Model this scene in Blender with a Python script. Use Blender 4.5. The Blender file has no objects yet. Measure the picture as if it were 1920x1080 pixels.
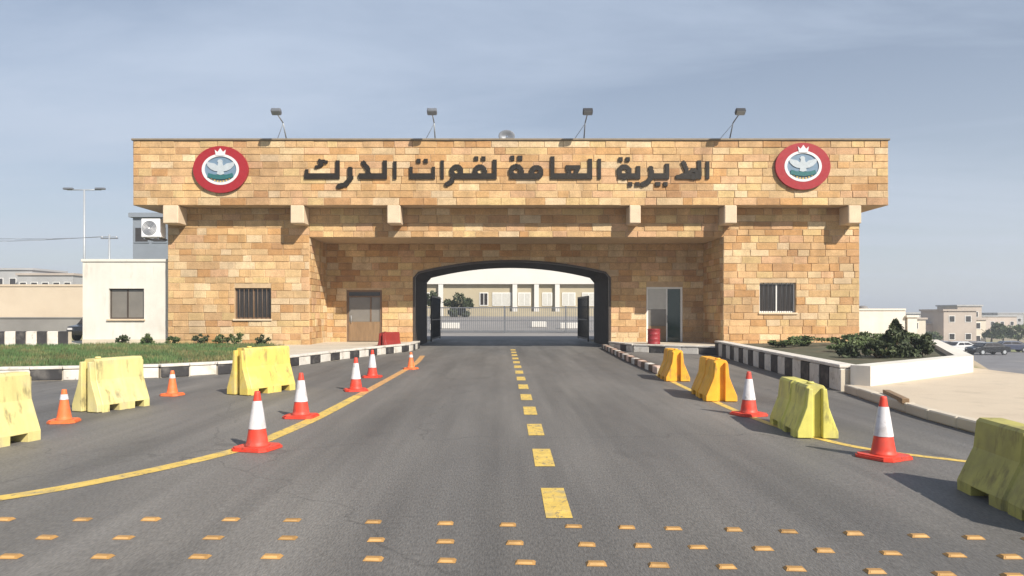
import bpy, bmesh, math, random
from mathutils import Vector, Matrix, noise as mnoise
random.seed(7)
R = math.radians
scene = bpy.context.scene
col = scene.collection

# ------------------------------------------------------------------ camera
CAMZ, F = 1.70, 1400.0            # eye height; focal length in px of the 1920 px photograph
cam_d = bpy.data.cameras.new("camera")
cam = bpy.data.objects.new("camera", cam_d)
col.objects.link(cam)
cam.location = (0, 0, CAMZ)
cam.rotation_euler = (R(90), 0, 0)
cam_d.sensor_width = 36.0
cam_d.lens = 36.0 * F / 1920.0
cam_d.shift_x = 18.0 / 1920.0
cam_d.shift_y = 45.0 / 1920.0
cam_d.clip_start = 0.1
cam_d.clip_end = 6000
scene.camera = cam

# ------------------------------------------------------------------ sky, sun, exposure
SUN = Vector((0.80, -1.04, 1.0)).normalized()      # towards the sun
EL, AZ = math.asin(SUN.z), math.atan2(SUN.x, SUN.y)
world = bpy.data.worlds.new("World")
scene.world = world
world.use_nodes = True
wt = world.node_tree
wt.nodes.clear()
def wn(t, **kw):
    n = wt.nodes.new(t)
    for k, v in kw.items(): setattr(n, k, v)
    return n
wo = wn('ShaderNodeOutputWorld'); wb = wn('ShaderNodeBackground')
sky = wn('ShaderNodeTexSky', sky_type='NISHITA', sun_disc=False, sun_elevation=EL, sun_rotation=AZ,
         air_density=1.0, dust_density=1.0, ozone_density=2.0, altitude=700)
tc = wn('ShaderNodeTexCoord'); sep = wn('ShaderNodeSeparateXYZ')
wt.links.new(tc.outputs['Generated'], sep.inputs[0])
zm = wn('ShaderNodeMath', operation='MAXIMUM'); zm.inputs[1].default_value = 0.0
wt.links.new(sep.outputs[2], zm.inputs[0])
za = wn('ShaderNodeMath', operation='ADD'); za.inputs[1].default_value = 0.10
wt.links.new(zm.outputs[0], za.inputs[0])
dx = wn('ShaderNodeMath', operation='DIVIDE'); dy = wn('ShaderNodeMath', operation='DIVIDE')
wt.links.new(sep.outputs[0], dx.inputs[0]); wt.links.new(za.outputs[0], dx.inputs[1])
wt.links.new(sep.outputs[1], dy.inputs[0]); wt.links.new(za.outputs[0], dy.inputs[1])
cmb = wn('ShaderNodeCombineXYZ')
wt.links.new(dx.outputs[0], cmb.inputs[0]); wt.links.new(dy.outputs[0], cmb.inputs[1])
mp = wn('ShaderNodeMapping'); mp.inputs['Rotation'].default_value = (0, 0, R(24)); mp.inputs['Scale'].default_value = (0.42, 1.0, 1)
mp.inputs['Location'].default_value = (3.1, 1.4, 0)
wt.links.new(cmb.outputs[0], mp.inputs[0])
nz = wn('ShaderNodeTexNoise'); nz.inputs['Scale'].default_value = 0.9; nz.inputs['Detail'].default_value = 9; nz.inputs['Roughness'].default_value = 0.58
nz.inputs['Distortion'].default_value = 0.5
wt.links.new(mp.outputs[0], nz.inputs['Vector'])
cr = wn('ShaderNodeMapRange'); cr.inputs[1].default_value = 0.40; cr.inputs[2].default_value = 0.66
cr.inputs[3].default_value = 0.16; cr.inputs[4].default_value = 0.80
wt.links.new(nz.outputs[0], cr.inputs[0])
mx = wn('ShaderNodeMix', data_type='RGBA')
CLOUD = (5.7, 6.85, 8.7, 1)
mx.inputs['B'].default_value = CLOUD
wt.links.new(cr.outputs[0], mx.inputs['Factor'])
wt.links.new(sky.outputs[0], mx.inputs['A'])
# pale haze thickening evenly towards the horizon all round
hz1 = wn('ShaderNodeMath', operation='MULTIPLY'); hz1.inputs[1].default_value = -4.2
wt.links.new(zm.outputs[0], hz1.inputs[0])
hz2 = wn('ShaderNodeMath', operation='EXPONENT'); wt.links.new(hz1.outputs[0], hz2.inputs[0])
hz3 = wn('ShaderNodeMath', operation='MULTIPLY'); hz3.inputs[1].default_value = 0.85
wt.links.new(hz2.outputs[0], hz3.inputs[0])
mh = wn('ShaderNodeMix', data_type='RGBA'); mh.inputs['B'].default_value = (6.9, 7.3, 7.9, 1)
wt.links.new(hz3.outputs[0], mh.inputs['Factor']); wt.links.new(mx.outputs['Result'], mh.inputs['A'])
wt.links.new(mh.outputs['Result'], wb.inputs['Color'])
wb.inputs['Strength'].default_value = 0.068
wt.links.new(wb.outputs[0], wo.inputs['Surface'])

sun_d = bpy.data.lights.new("sun", 'SUN')
sun_d.energy = 5.0
sun_d.angle = R(0.55)
sun_d.color = (1.0, 0.93, 0.82)
sun = bpy.data.objects.new("sun", sun_d)
sun.rotation_euler = SUN.to_track_quat('Z', 'Y').to_euler()
sun.location = (30, -30, 40)
col.objects.link(sun)

vs = scene.view_settings
vs.view_transform = 'Standard'; vs.look = 'None'; vs.gamma = 1.0; vs.use_curve_mapping = False
vs.exposure = 0.52
scene.cycles.max_bounces = 6
scene.cycles.diffuse_bounces = 3

# ------------------------------------------------------------------ helpers
def PX(px, Y): return (px - 942.0) / F * Y
def PZ(py, Y): return CAMZ - (py - 585.0) / F * Y

def tag(o, label=None, cat=None, group=None, kind=None):
    if label: o['label'] = label
    if cat: o['category'] = cat
    if group: o['group'] = group
    if kind: o['kind'] = kind
    return o

def empty(name, loc=(0, 0, 0), rz=0.0, parent=None):
    o = bpy.data.objects.new(name, None)
    o.empty_display_size = 0.2
    o.location = loc; o.rotation_euler = (0, 0, rz)
    col.objects.link(o)
    if parent: o.parent = parent
    return o

def copy_tree(o, parent=None):
    c = o.copy(); col.objects.link(c)
    c.parent = parent
    for ch in list(o.children): copy_tree(ch, c)
    return c

class MB:
    """collects faces, then links them as ONE mesh object"""
    def __init__(s): s.v, s.f, s.m, s.sm, s.c = [], [], [], [], []
    def add(s, verts, faces, mi=0, smooth=False, tint=None):
        b = len(s.v)
        s.v += [tuple(p) for p in verts]
        s.c += [tint or (1, 1, 1, 1)] * len(verts)
        for f in faces:
            s.f.append([b + i for i in f]); s.m.append(mi); s.sm.append(smooth)
        return s
    def box(s, x0, x1, y0, y1, z0, z1, mi=0, ch=0.0, tint=None):
        if ch > 0:
            bm = bmesh.new(); bmesh.ops.create_cube(bm, size=1)
            for v in bm.verts:
                v.co = Vector(((x0 + x1) / 2 + v.co.x * (x1 - x0), (y0 + y1) / 2 + v.co.y * (y1 - y0), (z0 + z1) / 2 + v.co.z * (z1 - z0)))
            bmesh.ops.bevel(bm, geom=bm.edges[:], offset=ch, segments=1, affect='EDGES', profile=0.5)
            bm.verts.index_update()
            s.add([v.co[:] for v in bm.verts], [[v.index for v in f.verts] for f in bm.faces], mi, False, tint)
            bm.free(); return s
        v = [(x0, y0, z0), (x1, y0, z0), (x1, y1, z0), (x0, y1, z0), (x0, y0, z1), (x1, y0, z1), (x1, y1, z1), (x0, y1, z1)]
        f = [(3, 2, 1, 0), (4, 5, 6, 7), (0, 1, 5, 4), (1, 2, 6, 5), (2, 3, 7, 6), (3, 0, 4, 7)]
        return s.add(v, f, mi, False, tint)
    def lathe(s, prof, n=20, mi=0, center=(0, 0, 0), smooth=True, cap=True):
        cx, cy, cz = center
        v = []
        for r, z in prof:
            for k in range(n):
                a = 2 * math.pi * k / n
                v.append((cx + r * math.cos(a), cy + r * math.sin(a), cz + z))
        f = []
        for i in range(len(prof) - 1):
            for k in range(n):
                k2 = (k + 1) % n
                f.append((i * n + k, i * n + k2, (i + 1) * n + k2, (i + 1) * n + k))
        s.add(v, f, mi, smooth)
        if cap:
            b = len(s.v) - len(v)
            s.f.append([b + k for k in reversed(range(n))]); s.m.append(mi); s.sm.append(False)
            s.f.append([b + (len(prof) - 1) * n + k for k in range(n)]); s.m.append(mi); s.sm.append(False)
        return s
    def tube(s, p0, p1, r0, r1=None, n=8, mi=0):
        r1 = r0 if r1 is None else r1
        p0, p1 = Vector(p0), Vector(p1)
        d = (p1 - p0).normalized()
        a = d.orthogonal().normalized(); b = d.cross(a)
        v = []
        for p, r in ((p0, r0), (p1, r1)):
            for k in range(n):
                t = 2 * math.pi * k / n
                v.append(p + a * (r * math.cos(t)) + b * (r * math.sin(t)))
        f = [(k, (k + 1) % n, n + (k + 1) % n, n + k) for k in range(n)]
        s.add(v, f, mi, True)
        bb = len(s.v) - 2 * n
        s.f += [[bb + k for k in reversed(range(n))], [bb + n + k for k in range(n)]]
        s.m += [mi, mi]; s.sm += [False, False]
        return s
    def prism(s, pts, z0, z1, mi=0):
        n = len(pts)
        v = [(x, y, z0) for x, y in pts] + [(x, y, z1) for x, y in pts]
        f = [list(reversed(range(n))), list(range(n, 2 * n))] + [(k, (k + 1) % n, n + (k + 1) % n, n + k) for k in range(n)]
        return s.add(v, f, mi)
    def build(s, name, mats, parent=None, loc=(0, 0, 0), rz=0.0, tint=False):
        me = bpy.data.meshes.new(name)
        me.from_pydata(s.v, [], s.f)
        if not isinstance(mats, (list, tuple)): mats = [mats]
        for m in mats: me.materials.append(m)
        me.polygons.foreach_set('material_index', s.m)
        me.polygons.foreach_set('use_smooth', s.sm)
        if tint:
            at = me.color_attributes.new('tint', 'FLOAT_COLOR', 'POINT')
            at.data.foreach_set('color', [q for c in s.c for q in c])
        me.update()
        bm = bmesh.new(); bm.from_mesh(me); bmesh.ops.recalc_face_normals(bm, faces=bm.faces[:]); bm.to_mesh(me); bm.free()
        o = bpy.data.objects.new(name, me)
        o.location = loc; o.rotation_euler = (0, 0, rz)
        if parent: o.parent = parent
        col.objects.link(o)
        return o

# ------------------------------------------------------------------ materials
MATS = {}
def mat(name, base, rough=0.7, var=0.15, scale=3.0, bump=0.0, bscale=40.0, metal=0.0, spec=0.4, second=None, sec_scale=1.2,
        sec_range=(0.5, 0.7), speck=0.0, speck_scale=160.0, tint=False, stretch=None, detail=6, coat=0.0, grime=None, streak=0.0, cracks=0.0):
    m = bpy.data.materials.new(name); m.use_nodes = True
    nt = m.node_tree; nd = nt.nodes; L = nt.links
    b = nd['Principled BSDF']
    b.inputs['Roughness'].default_value = rough; b.inputs['Metallic'].default_value = metal
    b.inputs['Specular IOR Level'].default_value = spec
    b.inputs['Coat Weight'].default_value = coat
    geo = nd.new('ShaderNodeNewGeometry'); vec = geo.outputs['Position']
    if stretch:
        mpn = nd.new('ShaderNodeMapping'); mpn.inputs['Scale'].default_value = stretch
        L.new(vec, mpn.inputs[0]); vec = mpn.outputs[0]
    def nz(sc, det=detail, ro=0.6):
        n = nd.new('ShaderNodeTexNoise'); n.inputs['Scale'].default_value = sc; n.inputs['Detail'].default_value = det
        n.inputs['Roughness'].default_value = ro; L.new(vec, n.inputs['Vector']); return n.outputs[0]
    def rng(sock, a, b_, c, d):
        n = nd.new('ShaderNodeMapRange'); n.inputs[1].default_value = a; n.inputs[2].default_value = b_
        n.inputs[3].default_value = c; n.inputs[4].default_value = d; L.new(sock, n.inputs[0]); return n.outputs[0]
    if tint:
        at = nd.new('ShaderNodeAttribute'); at.attribute_name = 'tint'; cur = at.outputs['Color']
    else:
        rgb = nd.new('ShaderNodeRGB'); rgb.outputs[0].default_value = (*base, 1); cur = rgb.outputs[0]
    def mix(a, bsock, fac, mode='MIX'):
        n = nd.new('ShaderNodeMix'); n.data_type = 'RGBA'; n.blend_type = mode
        L.new(a, n.inputs['A'])
        if isinstance(bsock, tuple): n.inputs['B'].default_value = (*bsock, 1)
        else: L.new(bsock, n.inputs['B'])
        if isinstance(fac, float): n.inputs['Factor'].default_value = fac
        else: L.new(fac, n.inputs['Factor'])
        return n.outputs['Result']
    if second: cur = mix(cur, second, rng(nz(sec_scale), sec_range[0], sec_range[1], 0, 1))
    if var:
        v = rng(nz(scale), 0.3, 0.7, 1 - var, 1 + var)
        cmbn = nd.new('ShaderNodeVectorMath'); cmbn.operation = 'SCALE'; L.new(cur, cmbn.inputs[0]); L.new(v, cmbn.inputs['Scale']); cur = cmbn.outputs[0]
    if speck:
        v = rng(nz(speck_scale, 2, 0.5), 0.3, 0.7, 1 - speck, 1 + speck)
        cmbn = nd.new('ShaderNodeVectorMath'); cmbn.operation = 'SCALE'; L.new(cur, cmbn.inputs[0]); L.new(v, cmbn.inputs['Scale']); cur = cmbn.outputs[0]
    def nz3(scale3, det=5):
        mpn = nd.new('ShaderNodeMapping'); mpn.inputs['Scale'].default_value = scale3; L.new(geo.outputs['Position'], mpn.inputs[0])
        n = nd.new('ShaderNodeTexNoise'); n.inputs['Scale'].default_value = 1.0; n.inputs['Detail'].default_value = det; n.inputs['Roughness'].default_value = .62
        L.new(mpn.outputs[0], n.inputs['Vector']); return n.outputs[0]
    if streak:
        v = rng(nz3(streak[1:]), 0.32, 0.68, 1 - streak[0], 1 + streak[0])
        cmbn = nd.new('ShaderNodeVectorMath'); cmbn.operation = 'SCALE'; L.new(cur, cmbn.inputs[0]); L.new(v, cmbn.inputs['Scale']); cur = cmbn.outputs[0]
    if grime:
        gc, g3, lo, hi, amt = grime
        cur = mix(cur, gc, rng(nz3(g3, 8), lo, hi, 0, amt))
    if cracks:
        vo = nd.new('ShaderNodeTexVoronoi'); vo.feature = 'DISTANCE_TO_EDGE'; vo.inputs['Scale'].default_value = .16
        wob = nd.new('ShaderNodeTexNoise'); wob.inputs['Scale'].default_value = 1.1; wob.inputs['Detail'].default_value = 6
        L.new(geo.outputs['Position'], wob.inputs['Vector'])
        va = nd.new('ShaderNodeVectorMath'); va.operation = 'MULTIPLY_ADD'; va.inputs[1].default_value = (1.3, 1.3, 0)
        L.new(wob.outputs['Color'], va.inputs[0]); L.new(geo.outputs['Position'], va.inputs[2]); L.new(va.outputs[0], vo.inputs['Vector'])
        cur = mix(cur, (.03, .029, .028), rng(vo.outputs['Distance'], .0008, .0035, cracks, 0))
    L.new(cur, b.inputs['Base Color'])
    if bump:
        bn = nd.new('ShaderNodeBump'); bn.inputs['Strength'].default_value = bump; bn.inputs['Distance'].default_value = 0.02
        L.new(nz(bscale, 4), bn.inputs['Height']); L.new(bn.outputs[0], b.inputs['Normal'])
    rr = rng(nz(scale * 2.3), 0.3, 0.7, max(0.02, rough - 0.08), min(1, rough + 0.08)); L.new(rr, b.inputs['Roughness'])
    MATS[name] = m
    return m

M = MATS
mat('asphalt', (.118, .112, .105), .64, .15, .55, .4, 90, second=(.165, .153, .138), sec_scale=.30, sec_range=(.42, .68), speck=.24, speck_scale=70, stretch=(1, .22, 1), streak=(.22, 1.5, .05, 1), grime=((.055, .052, .05), (.9, .35, 1), .62, .72, .55), cracks=.28)
mat('lot_asphalt', (.17, .165, .17), .9, .15, .4, .2, 30, second=(.23, .21, .19), sec_scale=.1)
mat('yellow_paint', (.62, .43, .10), .6, .16, 5, .12, 80, second=(.36, .29, .15), sec_scale=4.5, sec_range=(.52, .70), speck=.12, grime=((.15, .13, .11), (16, 9, 1), .56, .64, .8))
mat('orange_line', (.58, .31, .11), .6, .16, 5, .12, 80, second=(.35, .25, .16), sec_scale=4.5, sec_range=(.5, .7), speck=.12, grime=((.15, .13, .11), (16, 9, 1), .56, .64, .8))
mat('concrete', (.52, .46, .37), .85, .10, .8, .15, 40, second=(.44, .38, .30), sec_scale=.6, speck=.08)
mat('sand_paving', (.52, .435, .33), .9, .12, .5, .25, 40, second=(.40, .33, .25), sec_scale=.5, sec_range=(.45, .7), speck=.13, grime=((.30, .25, .19), (1.2, 1.2, 1), .55, .72, .55))
mat('yard_paving', (.24, .225, .215), .9, .12, .4, .1, 20, second=(.18, .17, .165), sec_scale=.2)
mat('earth', (.30, .245, .17), .95, .2, .25, .3, 6, second=(.19, .20, .075), sec_scale=.045, sec_range=(.44, .58))
mat('kerb_white', (.60, .565, .51), .7, .12, 3, .2, 50, second=(.42, .37, .30), sec_scale=2.4, sec_range=(.52, .74), grime=((.16, .14, .12), (9, 9, 6), .60, .70, .7))
mat('kerb_black', (.035, .033, .034), .65, .25, 3, .2, 50, second=(.13, .12, .11), sec_scale=2.8, sec_range=(.52, .72), grime=((.22, .20, .17), (9, 9, 6), .62, .72, .6))
mat('kerb_pink', (.62, .45, .36), .7, .12, 3, .15, 50, second=(.40, .28, .22), sec_scale=2.4, sec_range=(.5, .75))
mat('kerb_brown', (.12, .07, .045), .7, .2, 3, .15, 50)
mat('stone', (1, 1, 1), .85, .16, 2.2, .6, 16, tint=True, speck=.15, speck_scale=22, spec=.2, streak=(.10, 2.2, 2.2, .22), grime=((.20, .13, .075), (1.6, 1.6, .35), .58, .76, .45))
mat('mortar', (.46, .33, .20), .95, .15, 4, .2, 60)
mat('dressed_stone', (.60, .47, .33), .8, .10, 2, .25, 30, speck=.08, speck_scale=30)
mat('white_plaster', (.63, .60, .54), .85, .07, 1.2, .15, 30, second=(.57, .53, .46), sec_scale=.9, sec_range=(.52, .78), streak=(.04, 4, 4, .4), grime=((.30, .24, .17), (3, 3, .7), .62, .78, .5))
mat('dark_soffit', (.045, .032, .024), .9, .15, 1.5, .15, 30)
mat('coping', (.20, .16, .11), .7, .15, 3)
mat('letter_metal', (.022, .017, .012), .45, .2, 4, metal=.3)
mat('dark_frame', (.06, .045, .035), .45, .15, 6)
mat('bronze_frame', (.16, .10, .06), .45, .15, 6)
mat('white_frame', (.72, .71, .68), .4, .05, 6)
mat('glass_dark', (.035, .030, .027), .08, .1, 2, spec=.6)
mat('glass_grey', (.17, .155, .135), .10, .1, 2, spec=.6)
mat('glass_green', (.03, .055, .05), .08, .1, 2, spec=.6)
mat('pale_pane', (.50, .49, .45), .35, .08, 4)
mat('wood', (.22, .14, .075), .55, .2, 3, .1, 30, stretch=(6, 6, .6))
mat('red_enamel', (.30, .016, .022), .4, .08, 6)
mat('white_enamel', (.62, .61, .62), .35, .05, 6)
mat('slate_enamel', (.15, .22, .30), .4, .1, 6)
mat('grey_enamel', (.40, .44, .47), .4, .1, 6)
mat('teal_enamel', (.025, .12, .125), .4, .1, 6)
mat('gold_enamel', (.62, .42, .12), .4, .1, 6)
mat('barrier_yellow', (.63, .54, .225), .55, .10, 2.2, .08, 14, second=(.54, .47, .28), sec_scale=2.1, sec_range=(.5, .72), speck=.05, grime=((.12, .10, .06), (6, 6, 2.2), .55, .66, .62), streak=(.08, 9, 9, .8))
mat('barrier_deep', (.66, .50, .12), .55, .10, 2.2, .08, 14, second=(.60, .49, .22), sec_scale=2.1, sec_range=(.5, .72), speck=.05, grime=((.12, .10, .06), (6, 6, 2.2), .55, .66, .62), streak=(.08, 9, 9, .8))
mat('barrier_lime', (.60, .55, .13), .55, .12, 2.2, .08, 14, second=(.44, .40, .14), sec_scale=2.1, sec_range=(.5, .72), speck=.06, grime=((.12, .10, .06), (6, 6, 2.2), .55, .66, .62), streak=(.08, 9, 9, .8))
mat('barrier_lime_shaded', (.40, .36, .095), .6, .14, 2.2, .08, 14, second=(.30, .27, .09), sec_scale=2.1, sec_range=(.45, .68), speck=.06, grime=((.10, .08, .045), (6, 6, 2), .54, .68, .6))  # lime plastic with the shade of its visible side put into the colour
mat('barrier_orange', (.80, .40, .03), .55, .10, 2.2, .08, 14, second=(.74, .29, .03), sec_scale=2.1, sec_range=(.5, .72), speck=.05, grime=((.12, .10, .06), (6, 6, 2.2), .55, .66, .62), streak=(.08, 9, 9, .8))
mat('barrier_red', (.24, .025, .02), .5, .12, 2.2, .05, 14)
mat('socket_black', (.03, .028, .02), .8, .1, 6)
mat('cone_red', (.66, .055, .030), .5, .10, 5, second=(.50, .085, .06), sec_scale=6, sec_range=(.45, .7), grime=((.10, .05, .04), (9, 9, 6), .58, .70, .6))
mat('cone_orange', (.78, .17, .05), .55, .12, 5, second=(.60, .20, .11), sec_scale=6, sec_range=(.5, .75))
mat('cone_white', (.62, .60, .61), .45, .07, 5, second=(.46, .43, .42), sec_scale=7, sec_range=(.48, .7), grime=((.16, .13, .12), (12, 12, 8), .60, .72, .6))
mat('stud_yellow', (.36, .20, .065), .5, .3, 3)
mat('stud_lens', (.46, .28, .11), .3, .3, 3, spec=.6)
mat('soil', (.14, .10, .06), .95, .25, 2, .4, 20)
mat('bed_cover', (.075, .075, .045), .95, .3, 1.8, .5, 14, second=(.12, .095, .06), sec_scale=1.1, sec_range=(.48, .62))
mat('turf', (.075, .115, .04), .95, .3, 1.5, .4, 30, second=(.17, .13, .07), sec_scale=.9, sec_range=(.48, .66))
mat('grass_blade', (.075, .135, .045), .8, .40, 1.3, second=(.19, .16, .07), sec_scale=1.0, sec_range=(.46, .64))
mat('leaf_dark', (.045, .060, .026), .7, .4, 4, second=(.085, .10, .04), sec_scale=5)
mat('leaf_mid', (.075, .105, .035), .7, .4, 4, second=(.12, .135, .05), sec_scale=5)
mat('bark', (.12, .085, .05), .9, .25, 6, .4, 30)
mat('steel_grey', (.20, .21, .23), .45, .12, 6, metal=.5)
mat('steel_pale', (.38, .40, .42), .5, .1, 6, metal=.3)
mat('steel_black', (.035, .035, .038), .5, .15, 6)
mat('lamp_lens', (.25, .27, .30), .12, .05, 5, spec=.7)
mat('ac_white', (.70, .70, .72), .5, .06, 5)
mat('far_wall', (.55, .46, .35), .9, .08, .15, .1, 3, second=(.48, .39, .29), sec_scale=.12)
mat('far_grey', (.36, .36, .36), .9, .12, .3)
mat('blue_grey', (.20, .225, .26), .5, .12, .4)
mat('barrier_concrete', (.22, .21, .20), .9, .15, .4, .1, 6)
mat('office_wall', (.40, .345, .24), .9, .08, .3, .1, 5)
mat('office_white', (.62, .60, .56), .8, .05, .3)
mat('house_pink', (.50, .42, .36), .9, .10, .3, .1, 4)  # this and the next house colours are paled to carry distance haze
mat('house_brown', (.42, .36, .31), .9, .12, .3, .1, 4)
mat('house_cream', (.60, .54, .44), .9, .08, .3, .1, 4)
mat('car_black', (.015, .016, .018), .3, .1, 3, coat=.6)
mat('car_grey', (.12, .12, .14), .35, .1, 3, coat=.6)
mat('car_white', (.60, .60, .60), .35, .05, 3, coat=.6)
mat('car_blue', (.05, .06, .10), .35, .1, 3, coat=.6)
mat('tyre', (.018, .018, .018), .85, .1, 5)
mat('tail_red', (.35, .01, .01), .3, .05, 5)
mat('tank_grey', (.20, .19, .19), .7, .1, 3)
mat('drum_red', (.24, .022, .028), .5, .15, 5)

# ------------------------------------------------------------------ terrain
def sm(t): t = max(0.0, min(1.0, t)); return t * t * (3 - 2 * t)
def edge_x(y): return 12.75 + max(0, min(y, 42) - 21.0) * .53
def height(x, y):
    z = 0.0
    if y > 48: z += 1.2 * sm((y - 48) / 42.0) * (1 - sm((x - 14) / 14)) * (1 - sm((-x - 13) / 9))
    t = sm((x - edge_x(y)) / 7.0)
    z -= t * (3.0 + 2.0 * sm((y - 70) / 100.0))
    if y > 150: z += sm((y - 150) / 260.0) * (6.2 if x > 0 else 3.0) * (0.75 + 0.45 * mnoise.noise(Vector((x * .006, y * .006, 0))))
    return z
def axis(spec):
    out = []
    for a, b, st in spec:
        n = max(1, int(round((b - a) / st)))
        out += [a + (b - a) * i / n for i in range(n)]
    return out + [spec[-1][1]]
def sheet(name, xs, ys, material, off, parent=None):
    v = [(x, y, height(x, y) + off) for y in ys for x in xs]
    w = len(xs)
    f = [(j * w + i, j * w + i + 1, (j + 1) * w + i + 1, (j + 1) * w + i) for j in range(len(ys) - 1) for i in range(w - 1)]
    return MB().add(v, f, 0, True).build(name, material, parent)
g = sheet('ground', axis([(-1500, -200, 100), (-200, -40, 10), (-40, 10, 2), (10, 34, .7), (34, 130, 4), (130, 400, 18), (400, 1600, 100)]),
          axis([(-60, 0, 10), (0, 50, 1.0), (50, 100, 2), (100, 260, 8), (260, 600, 20), (600, 3000, 200)]), M['earth'], -0.05)
tag(g, kind='structure')

def flat_poly(name, pts, z, material, kind='structure', parent=None):
    o = MB().add([(x, y, z) for x, y in pts], [list(range(len(pts)))]).build(name, material, parent)
    if kind: tag(o, kind=kind)
    return o

# road: one big flat sheet
flat_poly('road', [(-45, -6), (6.7, -6), (6.7, 11.6), (7.5, 15.9), (8.6, 29.3), (5.2, 33), (5.2, 46), (-4.3, 46), (-4.3, 34), (-16, 30), (-45, 30)], 0.0, M['asphalt'])
yard = sheet('courtyard', axis([(-14, 16, 1.5)]), axis([(46, 92, 2)]), M['yard_paving'], 0.0)
tag(yard, kind='structure')
lot = sheet('parking_lot', axis([(28, 64, 3)]), axis([(92, 128, 4)]), M['lot_asphalt'], -0.005); tag(lot, kind='structure')
lot = sheet('parking_lot', axis([(28, 150, 3)]), axis([(46, 92, 4)]), M['lot_asphalt'], -0.001)
tag(lot, kind='structure')

# ------------------------------------------------------------------ road markings
def ribbon(name, pts, w, z, material):
    mb = MB(); V = []
    for i, p in enumerate(pts):
        a = Vector(pts[max(0, i - 1)]); b = Vector(pts[min(len(pts) - 1, i + 1)])
        d = (b - a).normalized(); n = Vector((-d.y, d.x)) * (w / 2)
        V += [(p[0] + n.x, p[1] + n.y, z), (p[0] - n.x, p[1] - n.y, z)]
    mb.add(V, [(2 * i, 2 * i + 1, 2 * i + 3, 2 * i + 2) for i in range(len(pts) - 1)])
    o = mb.build(name, material); tag(o, kind='structure'); return o
def spline(pts, n=8):
    out = []
    P = [Vector(p) for p in pts]
    for i in range(len(P) - 1):
        p0, p1, p2, p3 = P[max(0, i - 1)], P[i], P[i + 1], P[min(len(P) - 1, i + 2)]
        for k in range(n):
            t = k / n
            out.append(0.5 * ((2 * p1) + (-p0 + p2) * t + (2 * p0 - 5 * p1 + 4 * p2 - p3) * t * t + (-p0 + 3 * p1 - 3 * p2 + p3) * t ** 3))
    out.append(P[-1]); return [tuple(p) for p in out]
ribbon('edge_line', spline([(-6.4, 5.9), (-5.4, 6.4), (-4.6, 6.8), (-3.9, 7.75), (-3.28, 9.15), (-3.1, 10.4), (-2.98, 12.2), (-2.92, 15.2)]), .22, .004, M['yellow_paint'])
ribbon('edge_line', spline([(-2.92, 15.25), (-2.85, 22.7), (-2.9, 25.5), (-3.1, 29)]), .19, .004, M['orange_line'])
ribbon('edge_line', spline([(6.4, 7.6), (5.9, 8.0), (5.2, 8.55), (4.45, 9.4), (4.12, 10.8), (4.02, 12.5), (4.05, 15), (4.15, 18.3), (4.2, 20.2)]), .13, .004, M['yellow_paint'])
y = 6.15
while y < 34:
    o = flat_poly('lane_dash', [(.47 - .11, y), (.47 + .11, y), (.48 + .11, y + 1.05), (.48 - .11, y + 1.05)], .004, M['yellow_paint'])
    y += 2.06

# ------------------------------------------------------------------ kerbs: each block a piece
def block_mesh(L, w, h, ch=.02):
    mb = MB().box(-L / 2, L / 2, -w / 2, w / 2, 0, h, 0, ch)
    return mb
def kerb_run(name, pts, blk, w, h, mats, z0=0.0, start=0, cap=None):
    """a run of painted kerb blocks along a line, bedded on a mortar strip"""
    P = [Vector(p) for p in pts]
    total = sum((P[i + 1] - P[i]).length for i in range(len(P) - 1))
    n = max(1, int(round(total / blk))); L = total / n
    def at(s):
        for i in range(len(P) - 1):
            l = (P[i + 1] - P[i]).length
            if s <= l or i == len(P) - 2: return P[i] + (P[i + 1] - P[i]) * (s / l)
            s -= l
    bed = MB(); meshes = {}
    root = None; blocks = []
    for k in range(n):
        a, b = at(k * L), at((k + 1) * L)
        d = b - a; c = (a + b) / 2
        bed_l = d.length
        ang = math.atan2(d.y, d.x)
        ux = Vector((math.cos(ang), math.sin(ang))); uy = Vector((-ux.y, ux.x))
        q = [c + ux * (sx * bed_l * .5) + uy * (sy * (w * .5 - .02)) for sx, sy in ((-1, -1), (1, -1), (1, 1), (-1, 1))]
        bed.prism([(p.x, p.y) for p in q], z0 - .05, z0 + h - .03)
        blocks.append((c, ang, bed_l))
    root = bed.build(name, M['concrete']); tag(root, kind='structure')
    for k, (c, ang, l) in enumerate(blocks):
        m = mats[(k + start) % len(mats)]
        if cap:
            block_mesh(l - .010, w + .03, .07, .012).build('kerb_cap', cap, root, (c.x, c.y, z0 + h + .009), ang)
        o = block_mesh(l - .012, w, h).build('kerb_stone', m, root, (c.x, c.y, z0 + random.uniform(-.006, .006)), ang + random.uniform(-.006, .006))
    return root
WB = (M['kerb_white'], M['kerb_black'])
left_front = [(-19.5, 17.0), (-14.5, 17.8), (-12.3, 18.35), (-10.6, 18.75), (-8.9, 19.3), (-7.5, 20.6), (-6.7, 23.0), (-5.9, 26.4), (-4.9, 29.6), (-4.05, 32.2), (-4.0, 34.9)]
kerb_run('kerb', left_front, .72, .28, .27, WB, cap=M['kerb_white'])
kerb_run('kerb', [(4.32, 20.4), (4.36, 25), (4.55, 30), (4.75, 34.9)], .6, .22, .2, (M['kerb_pink'], M['kerb_brown'], M['kerb_white'], M['kerb_brown']))
kerb_run('kerb', [(5.0, 34.4), (5.6, 31.6), (8.5, 29.6)], .7, .22, .27, (M['kerb_white'], M['kerb_white'], M['kerb_black']), cap=M['kerb_white'])
kerb_run('kerb', [(8.55, 29.4), (7.95, 22.5), (7.42, 16.0)], .66, .36, .49, (M['kerb_black'], M['kerb_white']), cap=M['kerb_white'])
kerb_run('kerb', [(7.30, 15.75), (6.78, 12.0), (6.62, 9.0), (6.6, 2.0)], .8, .18, .17, (M['concrete'],))
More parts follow.
